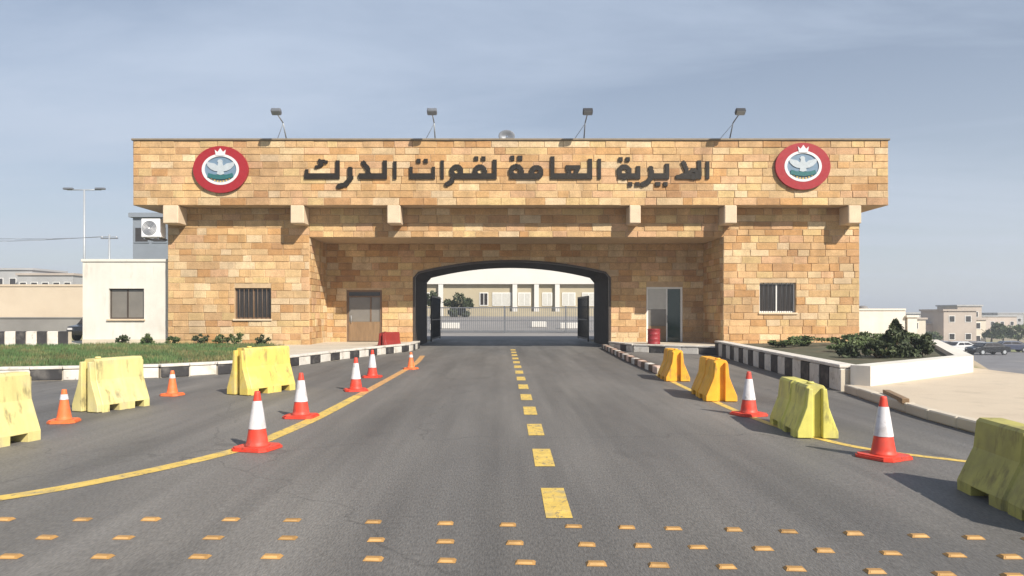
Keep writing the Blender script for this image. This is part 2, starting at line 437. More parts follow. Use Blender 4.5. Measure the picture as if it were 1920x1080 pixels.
# striped low wall at the far side of the left lawn
kerb_run('kerb', [(-30, 31.0), (-18.3, 31.6)], .44, .3, .62, (M['kerb_white'], M['kerb_black']), z0=.27, start=1)

# paved apron round the gatehouse and left island body
flat_poly('pavement', [(p[0] - .05, p[1] + .08) for p in left_front] + [(-4.3, 35.5), (-8.6, 36), (-16, 36.4), (-24, 36.4), (-24, 17)], .285, M['concrete'])
flat_poly('pavement', [(5.05, 35.5), (5.05, 34.3), (5.65, 31.75), (8.7, 29.6), (18, 32), (18, 36), (9.9, 36)], .285, M['concrete'])
pv = MB().prism([(6.68, 2), (6.70, 9.0), (6.86, 12.0), (7.40, 15.8), (12.2, 19.4), (13.1, 21.2), (12.7, 2)], -1.2, .15).build('pavement', M['sand_paving'])
tag(pv, kind='structure')

# planter on the right: low white walls and soil
def low_wall(name, pts, w, h, z0, m):
    mb = MB()
    for i in range(len(pts) - 1):
        a, b = Vector(pts[i]), Vector(pts[i + 1]); d = (b - a).normalized(); n = Vector((-d.y, d.x)) * w / 2
        q = [a + n * -1, b + n * -1 - d * .006, b + n - d * .006, a + n]
        mb.prism([(p.x, p.y) for p in q], z0, h + .002 * i)
    return mb.build(name, m)
o = low_wall('planter_wall', [(7.55, 15.75), (12.0, 19.4), (17.6, 30.6)], .42, .57, -1.0, M['white_plaster'])
tag(o, 'low white wall closing the front and outer side of the right planting bed', 'low wall')
flat_poly('planting_bed', [(7.7, 16.0), (11.9, 19.45), (17.4, 30.6), (17.6, 32.2), (8.7, 29.5)], .44, M['bed_cover'])

# ------------------------------------------------------------------ gatehouse
YF, YW, YR, YB = 31.5, 32.35, 35.5, 42.0
WLX0, WLX1, WRX0, WRX1 = PX(315, YW), PX(580, YW), PX(1356, YW), PX(1611, YW)
FX0, FX1, FZ0, FZ1 = PX(250, YF), PX(1665, YF), PZ(385, YF), PZ(264, YF)
BZ = PZ(445, YW)
GX0, GX1 = -4.24, 5.15
gx_c, gx_h = (GX0 + GX1) / 2, (GX1 - GX0) / 2
SPR, APX = 3.55, 4.17
def arch(x):
    t = (x - gx_c) / gx_h
    if abs(t) >= 1: return -1
    rise = APX - SPR; rad = (gx_h ** 2 + rise ** 2) / (2 * rise)
    z = APX - rad + math.sqrt(rad * rad - (x - gx_c) ** 2)
    e = 1 - abs(t)
    if e < .04: z -= .22 * (1 - e / .04) ** 2
    return z
gate = empty('gatehouse', (0, 38, 0))
tag(gate, 'long sandstone gatehouse with an arched drive-through and Arabic lettering on its parapet', 'gatehouse')
GL = (0, -38, 0)   # children keep world coordinates through this offset
PAL = [(.57, .385, .205), (.60, .425, .24), (.53, .335, .165), (.62, .47, .29), (.51, .30, .14), (.58, .375, .225), (.60, .44, .23), (.55, .365, .19), (.64, .50, .33), (.48, .29, .15), (.57, .38, .21), (.59, .40, .22)]
def stone_tint(x, z):
    n = mnoise.noise(Vector((x * .35 + 11, z * .9, 3.0)))
    c = random.choice(PAL)
    k = .78 * random.uniform(.93, 1.06) * (1 + .30 * n)
    return (min(.74, c[0] * k * 1.09), c[1] * k * (1.045 + .04 * n), c[2] * k * .98, 1)
stones = []          # (area, verts, faces, tint)
JT = .007
def stone_prism(quad, to3d, proud, tint):
    """quad: 4 (u, z) corners anticlockwise; to3d(u, z, d): d = how far out of the wall"""
    cu = sum(q[0] for q in quad) / 4; cz = sum(q[1] for q in quad) / 4
    inn = []
    for u, z in quad:
        inn.append((u + (.014 if u < cu else -.014), z + (.012 if z < cz else -.012)))
    back = [to3d(u, z, -.05) for u, z in quad]; mid = [to3d(u, z, proud - .016) for u, z in quad]
    front = [to3d(u, z, proud + random.uniform(-.006, .006)) for u, z in inn]
    v = back + mid + front
    f = [(8, 9, 10, 11)] + [(i, (i + 1) % 4, 4 + (i + 1) % 4, 4 + i) for i in range(4)] + [(4 + i, 4 + (i + 1) % 4, 8 + (i + 1) % 4, 8 + i) for i in range(4)]
    us = [q[0] for q in quad]; zs = [q[1] for q in quad]
    stones.append(((max(us) - min(us)) * (max(zs) - min(zs)), v, f, tint))
def lay(u0, u1, z0, z1, ncourse, to3d, lmin, lmax, holes=(), arched=False, rank=1.0):
    ch = (z1 - z0) / ncourse
    # uneven courses
    hs = [random.uniform(.82, 1.18) for _ in range(ncourse)]; tot = sum(hs); zc = z0
    for hh in hs:
        za, zb = zc, zc + hh / tot * (z1 - z0); zc = zb
        spans = [(u0, u1)]
        for (a, b, c, d) in holes:
            if c < zb - .02 and d > za + .02:
                if c > za + .03 or d < zb - .03:
                    pass
                ns = []
                for s0, s1 in spans:
                    if b <= s0 or a >= s1: ns.append((s0, s1)); continue
                    if a > s0: ns.append((s0, a))
                    if b < s1: ns.append((b, s1))
                spans = ns
        if arched and zb < SPR:
            ns = []
            for s0, s1 in spans:
                if GX1 <= s0 or GX0 >= s1: ns.append((s0, s1)); continue
                if GX0 > s0: ns.append((s0, GX0))
                if GX1 < s1: ns.append((GX1, s1))
            spans = ns
        for s0, s1 in spans:
            u = s0; first = True
            while u < s1 - .02:
                L = random.uniform(lmin, lmax) * (random.uniform(.4, .9) if first else 1); first = False
                if s1 - (u + L) < lmin * .45: L = s1 - u
                a, b = u + JT, min(s1, u + L) - JT
                u += L
                q = [(a, za + JT), (b, za + JT), (b, zb - JT), (a, zb - JT)]
                if arched and b > GX0 and a < GX1:
                    la, lb = arch(a), arch(b)
                    q = [(a, max(za + JT, la + .005)), (b, max(za + JT, lb + .005)), (b, zb - JT), (a, zb - JT)]
                    if q[0][1] > zb - .05 or q[1][1] > zb - .05: continue
                q = [(qu + random.uniform(-.005, .005), qz + random.uniform(-.005, .005)) for qu, qz in q]
                stone_prism(q, to3d, random.uniform(.012, .034), stone_tint((a + b) / 2, za))
def front(Y): return lambda u, z, d: (u, Y - d, z)
# openings (x0, x1, z0, z1)
WINL = (PX(440, YW), PX(508, YW), PZ(598, YW), PZ(540, YW))
WINR = (PX(1424, YW), PX(1492, YW), PZ(586, YW), PZ(530, YW))
DOORL = (PX(650, YR), PX(716, YR), .285, PZ(544, YR))
DOORR = (PX(1212, YR), PX(1280, YR), .285, PZ(538, YR))
lay(FX0, FX1, FZ0, FZ1, 9, front(YF), .40, 1.15)
lay(WLX0, WLX1, .2, FZ0, 20, front(YW), .35, .95, [WINL])
lay(WRX0, WRX1, .2, FZ0, 20, front(YW), .35, .95, [WINR])
lay(WLX1, WRX0, BZ, FZ0, 4, front(YW), .4, 1.05)
lay(WLX1, WRX0, .2, BZ, 16, front(YR), .35, .95, [DOORL, DOORR], True)
lay(YW + .03, YR, .2, BZ, 16, lambda u, z, d: (WLX1 + d, u, z), .35, .95)      # inner flank of the left wing
lay(YW + .03, YR, .2, BZ, 16, lambda u, z, d: (WRX0 - d, u, z), .35, .95)      # inner flank of the right wing
lay(YF + .03, YW + 9, FZ0, FZ1, 8, lambda u, z, d: (FX0 - d, u, z), .45, 1.15)
lay(YF + .03, YW + 9, FZ0, FZ1, 8, lambda u, z, d: (FX1 + d, u, z), .45, 1.15)
lay(YW + .03, YB, .2, FZ0, 20, lambda u, z, d: (WRX1 + d, u, z), .35, .95)
lay(YW + .03, YB, .2, FZ0, 20, lambda u, z, d: (WLX0 - d, u, z), .35, .95)

# mortar backing with the openings left out
def sheet_minus(mb, x0, x1, z0, z1, Y, holes):
    xs = sorted({x0, x1} | {h[0] for h in holes} | {h[1] for h in holes}); zs = sorted({z0, z1} | {h[2] for h in holes} | {h[3] for h in holes})
    xs = [x for x in xs if x0 <= x <= x1]; zs = [z for z in zs if z0 <= z <= z1]
    for i in range(len(xs) - 1):
        for j in range(len(zs) - 1):
            cx, cz = (xs[i] + xs[i + 1]) / 2, (zs[j] + zs[j + 1]) / 2
            if any(h[0] < cx < h[1] and h[2] < cz < h[3] for h in holes): continue
            mb.add([(xs[i], Y, zs[j]), (xs[i + 1], Y, zs[j]), (xs[i + 1], Y, zs[j + 1]), (xs[i], Y, zs[j + 1])], [(0, 1, 2, 3)])
def reveal(mb, h, Y0, Y1):
    x0, x1, z0, z1 = h
    mb.add([(x0, Y0, z0), (x1, Y0, z0), (x1, Y0, z1), (x0, Y0, z1), (x0, Y1, z0), (x1, Y1, z0), (x1, Y1, z1), (x0, Y1, z1)],
           [(0, 1, 5, 4), (1, 2, 6, 5), (2, 3, 7, 6), (3, 0, 4, 7), (4, 5, 6, 7)])
fb = MB().box(FX0, FX1, YF, 42.4, FZ0, FZ1)
fascia = fb.build('parapet', M['mortar'], gate, GL)
wb_ = MB()
for (x0, x1, h) in ((WLX0, WLX1, WINL), (WRX0, WRX1, WINR)):
    sheet_minus(wb_, x0, x1, 0, FZ0, YW, [h]); reveal(wb_, h, YW, YW + .28)
    wb_.add([(x0, YW, 0), (x0, YB, 0), (x0, YB, FZ0), (x0, YW, FZ0)], [(0, 1, 2, 3)])
    wb_.add([(x1, YW, 0), (x1, YB, 0), (x1, YB, FZ0), (x1, YW, FZ0)], [(0, 1, 2, 3)])
    wb_.add([(x0, YB, 0), (x1, YB, 0), (x1, YB, FZ0), (x0, YB, FZ0)], [(0, 1, 2, 3)])
# lintel beam over the recess
wb_.add([(WLX1, YW, BZ), (WRX0, YW, BZ), (WRX0, YW, FZ0), (WLX1, YW, FZ0)], [(0, 1, 2, 3)])
wb_.add([(WLX1, YW, BZ), (WRX0, YW, BZ), (WRX0, YR, BZ), (WLX1, YR, BZ)], [(0, 1, 2, 3)])
wall = wb_.build('wall', M['mortar'], gate, GL)
rw = MB()
def strip_wall(mb, Y, back=False):
    sheet_minus(mb, WLX1, GX0, 0, BZ, Y, [] if back else [DOORL]); sheet_minus(mb, GX1, WRX0, 0, BZ, Y, [] if back else [DOORR])
    N = 40
    for i in range(N):
        xa = GX0 + (GX1 - GX0) * i / N; xb = GX0 + (GX1 - GX0) * (i + 1) / N
        aa = arch(min(max(xa, GX0 + .001), GX1 - .001)); ab = arch(min(max(xb, GX0 + .001), GX1 - .001))
        mb.add([(xa, Y, aa), (xb, Y, ab), (xb, Y, BZ), (xa, Y, BZ)], [(0, 1, 2, 3)])
strip_wall(rw, YR)
for h in (DOORL, DOORR): reveal(rw, h, YR, YR + .22)
rwall = rw.build('recess_wall', M['mortar'], gate, GL)
bk = MB(); strip_wall(bk, YB, True); bk.build('rear_wall', M['mortar'], gate, GL)
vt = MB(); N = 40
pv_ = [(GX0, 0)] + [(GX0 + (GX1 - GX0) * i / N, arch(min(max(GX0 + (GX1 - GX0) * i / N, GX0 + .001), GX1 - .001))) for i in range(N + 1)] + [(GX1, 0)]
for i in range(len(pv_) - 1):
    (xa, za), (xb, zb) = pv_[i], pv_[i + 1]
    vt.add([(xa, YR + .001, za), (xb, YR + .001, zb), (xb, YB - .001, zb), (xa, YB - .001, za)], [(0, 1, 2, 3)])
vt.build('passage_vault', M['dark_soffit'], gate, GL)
# arch trim: a thin dark metal edge round the opening
at_ = MB()
for i in range(len(pv_) - 1):
    (xa, za), (xb, zb) = pv_[i], pv_[i + 1]
    def off(x, z, o): 
        return (x + (o if x <= GX0 + 1e-6 else (-o if x >= GX1 - 1e-6 else 0)), z - (o if GX0 + 1e-6 < x < GX1 - 1e-6 else 0))
    ia, ib = off(xa, za, .10), off(xb, zb, .10)
    at_.add([(xa, YR - .05, za), (xb, YR - .05, zb), (ib[0], YR - .05, ib[1]), (ia[0], YR - .05, ia[1]),
             (xa, YR + .1, za), (xb, YR + .1, zb), (ib[0], YR + .1, ib[1]), (ia[0], YR + .1, ia[1])],
            [(0, 1, 2, 3), (3, 2, 6, 7), (0, 1, 5, 4)])
at_.build('arch_trim', M['dark_frame'], gate, GL)
# coping, corbels
MB().box(FX0 - .06, FX1 + .06, YF - .08, 42.45, FZ1 + .002, FZ1 + .09, 0, .015).build('coping', M['coping'], gate, GL)
for px0, px1 in ((306, 335), (545, 570), (726, 751), (1180, 1201), (1358, 1381), (1590, 1614)):
    mb = MB().box(PX(px0, YF), PX(px1, YF), YF - .06, YW + .02, PZ(419, YF), FZ0 - .004, 0, .03)
    mb.build('corbel', M['dressed_stone'], gate, GL)
# lintel band at the foot of the beam, slightly proud
# window builder
def window(h, Y, parent, loc, frame_m, glass_m, mull=1, bars=0, bar_m=None, sill=True, depth=.14):
    x0, x1, z0, z1 = h
    f = MB(); t = .06; ya, yb = Y + depth, Y + depth + .06
    f.box(x0, x0 + t, ya, yb, z0, z1); f.box(x1 - t, x1, ya, yb, z0, z1)
    f.box(x0 + t, x1 - t, ya, yb, z1 - t, z1); f.box(x0 + t, x1 - t, ya, yb, z0, z0 + t)
    fo = f.build('window', frame_m, parent, loc)
    n = mull + 1; w = (x1 - x0 - 2 * t) / n
    for k in range(mull):
        cx = x0 + t + w * (k + 1)
        MB().box(cx - .03, cx + .03, ya - .004, yb, z0 + t, z1 - t).build('mullion', frame_m, fo)
    for k in range(n):
        a = x0 + t + w * k + (.03 if k else 0); b = x0 + t + w * (k + 1) - (.03 if k < mull else 0)
        MB().box(a, b, ya + .02, ya + .035, z0 + t, z1 - t).build('pane', glass_m, fo)
    for k in range(bars):
        cx = x0 + (x1 - x0) * (k + 1) / (bars + 1)
        MB().tube((cx, Y + .05, z0), (cx, Y + .05, z1), .012, n=6).build('grille_bar', bar_m, fo)
    if sill: MB().box(x0 - .06, x1 + .06, Y - .09, Y + depth, z0 - .08, z0 - .002, 0, .01).build('sill', M['dressed_stone'], fo)
    return fo
window(WINL, YW, gate, GL, M['bronze_frame'], M['glass_dark'], 1, 7, M['bronze_frame'])
window(WINR, YW, gate, GL, M['white_frame'], M['glass_dark'], 1, 7, M['steel_black'])
# doors in the recess
def door(h, Y, kind):
    x0, x1, z0, z1 = h; ya = Y + .08
    fr = MB(); t = .09
    fr.box(x0, x0 + t, ya - .03, ya + .09, z0, z1); fr.box(x1 - t, x1, ya - .03, ya + .09, z0, z1); fr.box(x0 + t, x1 - t, ya - .03, ya + .09, z1 - t, z1)
    d = fr.build('door', M['bronze_frame'] if kind == 'wood' else M['white_frame'], gate, GL)
    a, b = x0 + t, x1 - t
    if kind == 'wood':
        MB().box(a, b, ya, ya + .05, z0 + .01, z0 + .95, 0, .01).build('lower_panel', M['wood'], d)
        MB().box(a, b, ya + .02, ya + .035, z0 + .955, z1 - t - .25).build('pane', M['glass_grey'], d)
        MB().box(a, b, ya - .005, ya + .05, z1 - t - .245, z1 - t - .18).build('transom', M['bronze_frame'], d)
        MB().box(a, b, ya + .02, ya + .035, z1 - t - .175, z1 - t).build('pane', M['glass_dark'], d)
        mx_ = (a + b) / 2 + .3
        MB().box(mx_ - .03, mx_ + .03, ya - .012, ya + .015, z0 + .96, z1 - t - .25).build('mullion', M['bronze_frame'], d)
        MB().tube((a + .12, ya - .07, z0 + .9), (a + .12, ya - .07, z0 + 1.25), .016).build('handle', M['steel_pale'], d)
    else:
        m_ = a + (b - a) * .56
        MB().box(a, m_, ya + .02, ya + .04, z0 + 1.55, z1 - t, 0, .004).build('bright_pane', M['pale_pane'], d)  # upper glass: pale colour stands in for its bright reflection
        MB().box(a, m_, ya + .02, ya + .035, z0 + .75, z0 + 1.545).build('pane', M['glass_grey'], d)
        MB().box(a, m_, ya, ya + .05, z0 + .01, z0 + .745, 0, .01).build('lower_panel', M['wood'], d)
        MB().box(m_, m_ + .06, ya - .012, ya + .06, z0 + .01, z1 - t).build('mullion', M['white_frame'], d)
        MB().box(m_ + .06, b, ya + .05, ya + .065, z0 + .01, z1 - t).build('pane', M['glass_green'], d)
        MB().tube((m_ + .03, ya - .07, z0 + .9), (m_ + .03, ya - .07, z0 + 1.25), .016).build('handle', M['steel_pale'], d)
door(DOORL, YR, 'wood'); door(DOORR, YR, 'glass')

# the stones: the 300 that show largest one by one, the rest joined
def seen(s):
    f = s[1][8:12]; n = (Vector(f[1]) - Vector(f[0])).cross(Vector(f[3]) - Vector(f[0]))
    facing = 1.0 if abs(n.normalized().y) > .9 else .05
    return s[0] * facing
order = sorted(range(len(stones)), key=lambda i: -seen(stones[i]))
par = {'p': (fascia, (0, 0, 0))}
rest = MB()
for r_, i in enumerate(order):
    a, v, f, tnt = stones[i]
    if r_ < 300:
        zmean = v[0][2]; ymean = v[0][1]
        parent = fascia if zmean > FZ0 - .01 else (rwall if ymean > YR - .2 else wall)
        MB().add(v, f, 0, False, tnt).build('stone', M['stone'], parent, tint=True)
    else: rest.add(v, f, 0, False, tnt)
so = rest.build('stone_cladding', M['stone'], gate, GL, tint=True); so['kind'] = 'stuff'

# ---- lettering: each joined letter group rasterised on a fine grid and extruded
CELL = 1.5
def raster(shapes):
    on = set()
    for s in shapes:
        if s[0] == 'r':
            _, x0, x1, y0, y1 = s
            for i in range(int(round(x0 / CELL)), int(round(x1 / CELL))):
                for j in range(int(round(y0 / CELL)), int(round(y1 / CELL))): on.add((i, j))
        elif s[0] == 'l':      # thick polyline
            _, w, pts = s
            for k in range(len(pts) - 1):
                a, b = Vector(pts[k]), Vector(pts[k + 1]); L = max((b - a).length, .01)
                for i in range(int((min(a.x, b.x) - w) / CELL) - 1, int((max(a.x, b.x) + w) / CELL) + 2):
                    for j in range(int((min(a.y, b.y) - w) / CELL) - 1, int((max(a.y, b.y) + w) / CELL) + 2):
                        p = Vector(((i + .5) * CELL, (j + .5) * CELL)); t = max(0, min(1, (p - a).dot(b - a) / (L * L)))
                        if (p - (a + (b - a) * t)).length <= w / 2: on.add((i, j))
        elif s[0] == 'o':      # ring / disc
            _, cx, cy, r1, r0 = s
            for i in range(int((cx - r1) / CELL) - 1, int((cx + r1) / CELL) + 2):
                for j in range(int((cy - r1) / CELL) - 1, int((cy + r1) / CELL) + 2):
                    d = math.hypot((i + .5) * CELL - cx, (j + .5) * CELL - cy)
                    if r0 <= d <= r1: on.add((i, j))
        elif s[0] == 'x':      # cut away
            _, x0, x1, y0, y1 = s
            on = {(i, j) for i, j in on if not (x0 <= (i + .5) * CELL <= x1 and y0 <= (j + .5) * CELL <= y1)}
    return on
def extrude_cells(on, Yf, Yb_):
    mb = MB()
    def c(i, j): return PX(i * CELL, YF), PZ(j * CELL, YF)
    rows = {}
    for i, j in on: rows.setdefault(j, []).append(i)
    for j, L in rows.items():
        L.sort(); k = 0
        while k < len(L):
            e = k
            while e + 1 < len(L) and L[e + 1] == L[e] + 1: e += 1
            x0, z0 = c(L[k], j); x1, z1 = c(L[e] + 1, j + 1)
            mb.add([(x0, Yf, z0), (x1, Yf, z0), (x1, Yf, z1), (x0, Yf, z1)], [(0, 1, 2, 3)])
            mb.add([(x0, Yf, z0), (x0, Yf, z1), (x0, Yb_, z1), (x0, Yb_, z0)], [(0, 1, 2, 3)])
            mb.add([(x1, Yf, z0), (x1, Yf, z1), (x1, Yb_, z1), (x1, Yb_, z0)], [(0, 1, 2, 3)])
            k = e + 1
    for i, j in on:
        for dj in (0, 1):
            if (i, j - 1 + 2 * dj) not in on:
                x0, z0 = c(i, j + dj); x1, _ = c(i + 1, j + dj)
                mb.add([(x0, Yf, z0), (x1, Yf, z0), (x1, Yb_, z0), (x0, Yb_, z0)], [(0, 1, 2, 3)])
    return mb
B0, B1 = 325, 336         # baseline stroke (photo rows)
def alif(x, top=302): return [('r', x - 3.2, x + 3.2, top, B1)]
def dots2(x, y, g=7): return [('d', x - g - 4, x - g + 4, y, y + 8), ('d', x + g - 4, x + g + 4, y, y + 8)]
LET = [
    # al-mudiriyya
    alif(1326, 303),
    [('r', 1306.75, 1313.25, 301, B1), ('r', 1276, 1314, B0, B1), ('o', 1299, 327, 10.5, 3.5), ('l', 8, [(1270, 332), (1286, 331), (1286, 318), (1281, 306)])],
    [('r', 1246.75, 1253.25, 308, B1), ('r', 1218, 1254, B0, B1), ('l', 9, [(1220, 316), (1221, 332), (1214, 342), (1204, 346)])] + dots2(1240, 342),
    [('r', 1192.75, 1199.25, 312, B1), ('r', 1158, 1200, B0, B1), ('o', 1170, 323, 14, 5)] + dots2(1170, 295) + dots2(1188, 342),
    # al-'amma
    alif(1123, 298),
    [('r', 1102.75, 1109.25, 298, B1), ('r', 1036, 1110, B0, B1), ('l', 8, [(1068, 328), (1064, 314), (1084, 314), (1078, 328)]), ('r', 1032.75, 1039.25, 294, B1)],
    [('r', 956, 1012, B0, B1), ('o', 1006, 323, 13, 4), ('o', 968, 322, 14, 5)] + dots2(968, 293),
    # liquwwat
    [('r', 924.75, 931.25, 300, B1), ('r', 848, 932, B0, B1), ('o', 900, 322, 13, 4), ('o', 856, 322, 13, 4), ('l', 8, [(850, 330), (848, 340), (838, 346)])] + dots2(900, 294),
    alif(829, 302),
    [('r', 768, 816, B0, B1), ('r', 809.75, 815.25, 314, B1), ('r', 768.75, 774.25, 314, B1)] + dots2(792, 298),
    # al-darak
    alif(741, 303),
    [('r', 718.75, 725.25, 301, B1), ('r', 674, 726, B0, B1), ('l', 8, [(676, 331), (692, 329), (690, 316), (682, 306)])],
    [('l', 9, [(657, 318), (658, 334), (649, 346), (636, 350)])],
    [('r', 572, 638, B0, B1), ('r', 630.75, 637.25, 302, B1), ('r', 572.75, 579.25, 318, B1), ('l', 6, [(612, 304), (600, 302), (604, 310), (594, 314)])],
]
ins = empty('inscription', (0, YF - 38, 7.5), 0, gate)
for shp in LET:
    extrude_cells(raster([q for q in shp if q[0] != 'd']), YF - .10, YF - .02).build('letter', M['letter_metal'], ins, (0, -YF, -7.5))
    for q in shp:
        if q[0] == 'd': extrude_cells(raster([('r',) + q[1:]]), YF - .10, YF - .02).build('letter_dot', M['letter_metal'], ins, (0, -YF, -7.5))

# ---- emblems: red ring, white field, bird, banner and crown
def ell(mb, cx, cz, rx, rz, y0, y1, n=48, mi=0, ir=None):
    o = [(cx + rx * math.cos(2 * math.pi * k / n), cz + rz * math.sin(2 * math.pi * k / n)) for k in range(n)]
    if ir is None:
        v = [(x, y0, z) for x, z in o] + [(x, y1, z) for x, z in o]
        mb.add(v, [list(range(n))] + [(k, (k + 1) % n, n + (k + 1) % n, n + k) for k in range(n)], mi)
    else:
        i_ = [(cx + ir[0] * math.cos(2 * math.pi * k / n), cz + ir[1] * math.sin(2 * math.pi * k / n)) for k in range(n)]
        v = [(x, y0, z) for x, z in o] + [(x, y1, z) for x, z in o] + [(x, y0, z) for x, z in i_] + [(x, y1, z) for x, z in i_]
        f = []
        for k in range(n):
            q = (k + 1) % n
            f += [(k, q, 2 * n + q, 2 * n + k), (k, q, n + q, n + k), (2 * n + k, 2 * n + q, 3 * n + q, 3 * n + k)]
        mb.add(v, f, mi)
def plate(mb, pts, y0, y1):
    n = len(pts)
    mb.add([(x, y0, z) for x, z in pts] + [(x, y1, z) for x, z in pts], [list(range(n))] + [(k, (k + 1) % n, n + (k + 1) % n, n + k) for k in range(n)])
for cpx, cpy in ((416, 319), (1503, 313)):
    cx, cz = PX(cpx, YF), PZ(cpy, YF)
    e = empty('emblem', (cx, YF - 38, cz), 0, gate)
    L0 = (0, -YF * 1.0, 0)
    e.scale = (.955, 1, .955)
    y_ = YF
    mb = MB(); ell(mb, 0, 0, 1.21, 1.03, y_ - .16, y_ - .02, ir=(.80, .66)); mb.build('ring', M['red_enamel'], e, L0)
    mb = MB(); ell(mb, 0, -.02, .80, .66, y_ - .13, y_ - .02); mb.build('field', M['slate_enamel'], e, L0)
    mb = MB(); ell(mb, 0, 0, .82, .68, y_ - .168, y_ - .02, ir=(.70, .57)); mb.build('rim', M['white_enamel'], e, L0)
    mb = MB()          # spread wings
    plate(mb, [(-.64, .36), (-.46, .30), (-.26, .26), (-.13, .16), (-.10, .30), (-.14, .36), (-.08, .44), (.03, .44), (.09, .38), (.08, .28), (.12, .16), (.26, .26), (.46, .30), (.64, .36), (.58, .16), (.44, .02), (.28, -.06), (.13, -.08), (.16, -.20), (0, -.24), (-.16, -.20), (-.13, -.08), (-.28, -.06), (-.44, .02), (-.58, .16)], y_ - .16, y_ - .12)
    mb.build('bird', M['grey_enamel'], e, L0)
    mb = MB()
    plate(mb, [(-.52, -.16), (-.30, -.225), (0, -.25), (.30, -.225), (.52, -.16), (.58, -.34), (.30, -.41), (0, -.44), (-.30, -.41), (-.58, -.34)], y_ - .19, y_ - .13)
    mb.build('banner', M['teal_enamel'], e, L0)
    mb = MB()
    plate(mb, [(-.19, .60), (.19, .60), (.24, .86), (.12, .76), (0, .93), (-.12, .76), (-.24, .86)], y_ - .19, y_ - .15)
    mb.build('crown', M['white_enamel'], e, L0)
    mb = MB()
    for k in range(-3, 4):
        plate(mb, [(k * .13 - .035, -.50 + .012 * k * k), (k * .13 + .035, -.50 + .012 * k * k), (k * .13 + .03, -.56 + .014 * k * k), (k * .13 - .03, -.56 + .014 * k * k)], y_ - .16, y_ - .12)
    mb.build('scroll', M['gold_enamel'], e, L0)

# ------------------------------------------------------------------ things on the roof
def flood(px, dark, label):
    Y = 30.4
    x = PX(px, Y); zt = PZ(211, Y)
    r = empty('roof_floodlight', (x, YF + .35, FZ1 + .092))
    tag(r, label, 'floodlight', 'floodlights along the roof')
    ms = M['steel_grey'] if dark else M['steel_pale']
    dy, dz = Y - (YF + .35), zt - (FZ1 + .092)
    MB().box(-.14, .14, -.14, .14, 0, .025).build('base_plate', ms, r)
    MB().tube((0, 0, .02), (0, dy * .35, dz * .78), .028, .026).tube((0, dy * .35, dz * .78), (0, dy, dz), .026, .022).build('arm', ms, r)
    MB().tube((-.45, .1, .0), (0, dy * .35, dz * .74), .012, n=6).build('stay', ms, r)
    hd = MB().box(-.20, .20, -.13, .13, -.09, .09, 0, .03).build('lamp_head', M['steel_black'] if dark else M['steel_grey'], r, (0, dy, dz + .04))
    hd.rotation_euler = (R(-35), 0, 0)
    MB().box(-.17, .17, -.11, .11, -.098, -.0905).build('lens', M['lamp_lens'], hd)
    return r
flood(518, False, 'pale thin floodlight pole on the roof above the left emblem')
flood(810, False, 'pale thin floodlight pole on the roof above the left half of the lettering')
flood(1102, True, 'dark floodlight on a straight pole above the middle right of the lettering')
flood(1388, True, 'dark floodlight pole on the roof nearest the right emblem')
Y = 37.0
r = empty('roof_dish', (PX(950, Y), Y, FZ1 + .09))
tag(r, 'small grey dish on a short mast at the middle of the roof', 'dish')
MB().tube((0, 0, 0), (0, 0, 1.3), .05).build('mast', M['steel_grey'], r)
mb = MB(); prof = [(.05, 0), (.22, .02), (.36, .075), (.37, .085), (.35, .09), (.2, .045), (.05, .02)]
n = 20
V = []
for rr, d in prof:
    for k in range(n):
        a = 2 * math.pi * k / n; V.append((rr * 1.1 * math.cos(a), -d - .06, 1.38 + rr * .8 * math.sin(a)))
mb.add(V, [(i * n + k, i * n + (k + 1) % n, (i + 1) * n + (k + 1) % n, (i + 1) * n + k) for i in range(len(prof) - 1) for k in range(n)], 0, True)
mb.build('bowl', M['steel_grey'], r)
MB().tube((0, -.05, 1.16), (0, -.42, 1.38), .014).build('feed_arm', M['steel_grey'], r)

# ------------------------------------------------------------------ white booth at the left
YBo = 32.7
bx0, bx1, bz1 = PX(155, YBo), WLX0 - .06, PZ(491, YBo)
WINB = (PX(204, YBo), PX(270, YBo), PZ(598, YBo), PZ(541, YBo))
booth = empty('guard_booth', ((bx0 + bx1) / 2, YBo, .28))
tag(booth, 'plain white flat-roofed guard booth with one window beside the gatehouse', 'booth')
BL = (-(bx0 + bx1) / 2, -YBo, -.28)
mb = MB(); sheet_minus(mb, bx0, bx1, .2, bz1, YBo, [WINB]); reveal(mb, WINB, YBo, YBo + .25)
mb.add([(bx0, YBo, .2), (bx0, YBo + 6, .2), (bx0, YBo + 6, bz1), (bx0, YBo, bz1)], [(0, 1, 2, 3)])
mb.add([(bx1, YBo, .2), (bx1, YBo + 6, .2), (bx1, YBo + 6, bz1), (bx1, YBo, bz1)], [(0, 1, 2, 3)])
mb.add([(bx0, YBo + 6, .2), (bx1, YBo + 6, .2), (bx1, YBo + 6, bz1), (bx0, YBo + 6, bz1)], [(0, 1, 2, 3)])
mb.build('wall', M['white_plaster'], booth, BL)
MB().box(bx0 - .05, bx1, YBo - .05, YBo + 6.05, bz1 + .002, bz1 + .12, 0, .01).build('roof', M['white_plaster'], booth, BL)
MB().box(bx0 - .015, bx1, YBo - .02, YBo + .01, .2, .5).build('plinth', M['concrete'], booth, BL)
window(WINB, YBo, booth, BL, M['dark_frame'], M['glass_grey'], 1, 0, None, depth=.12)

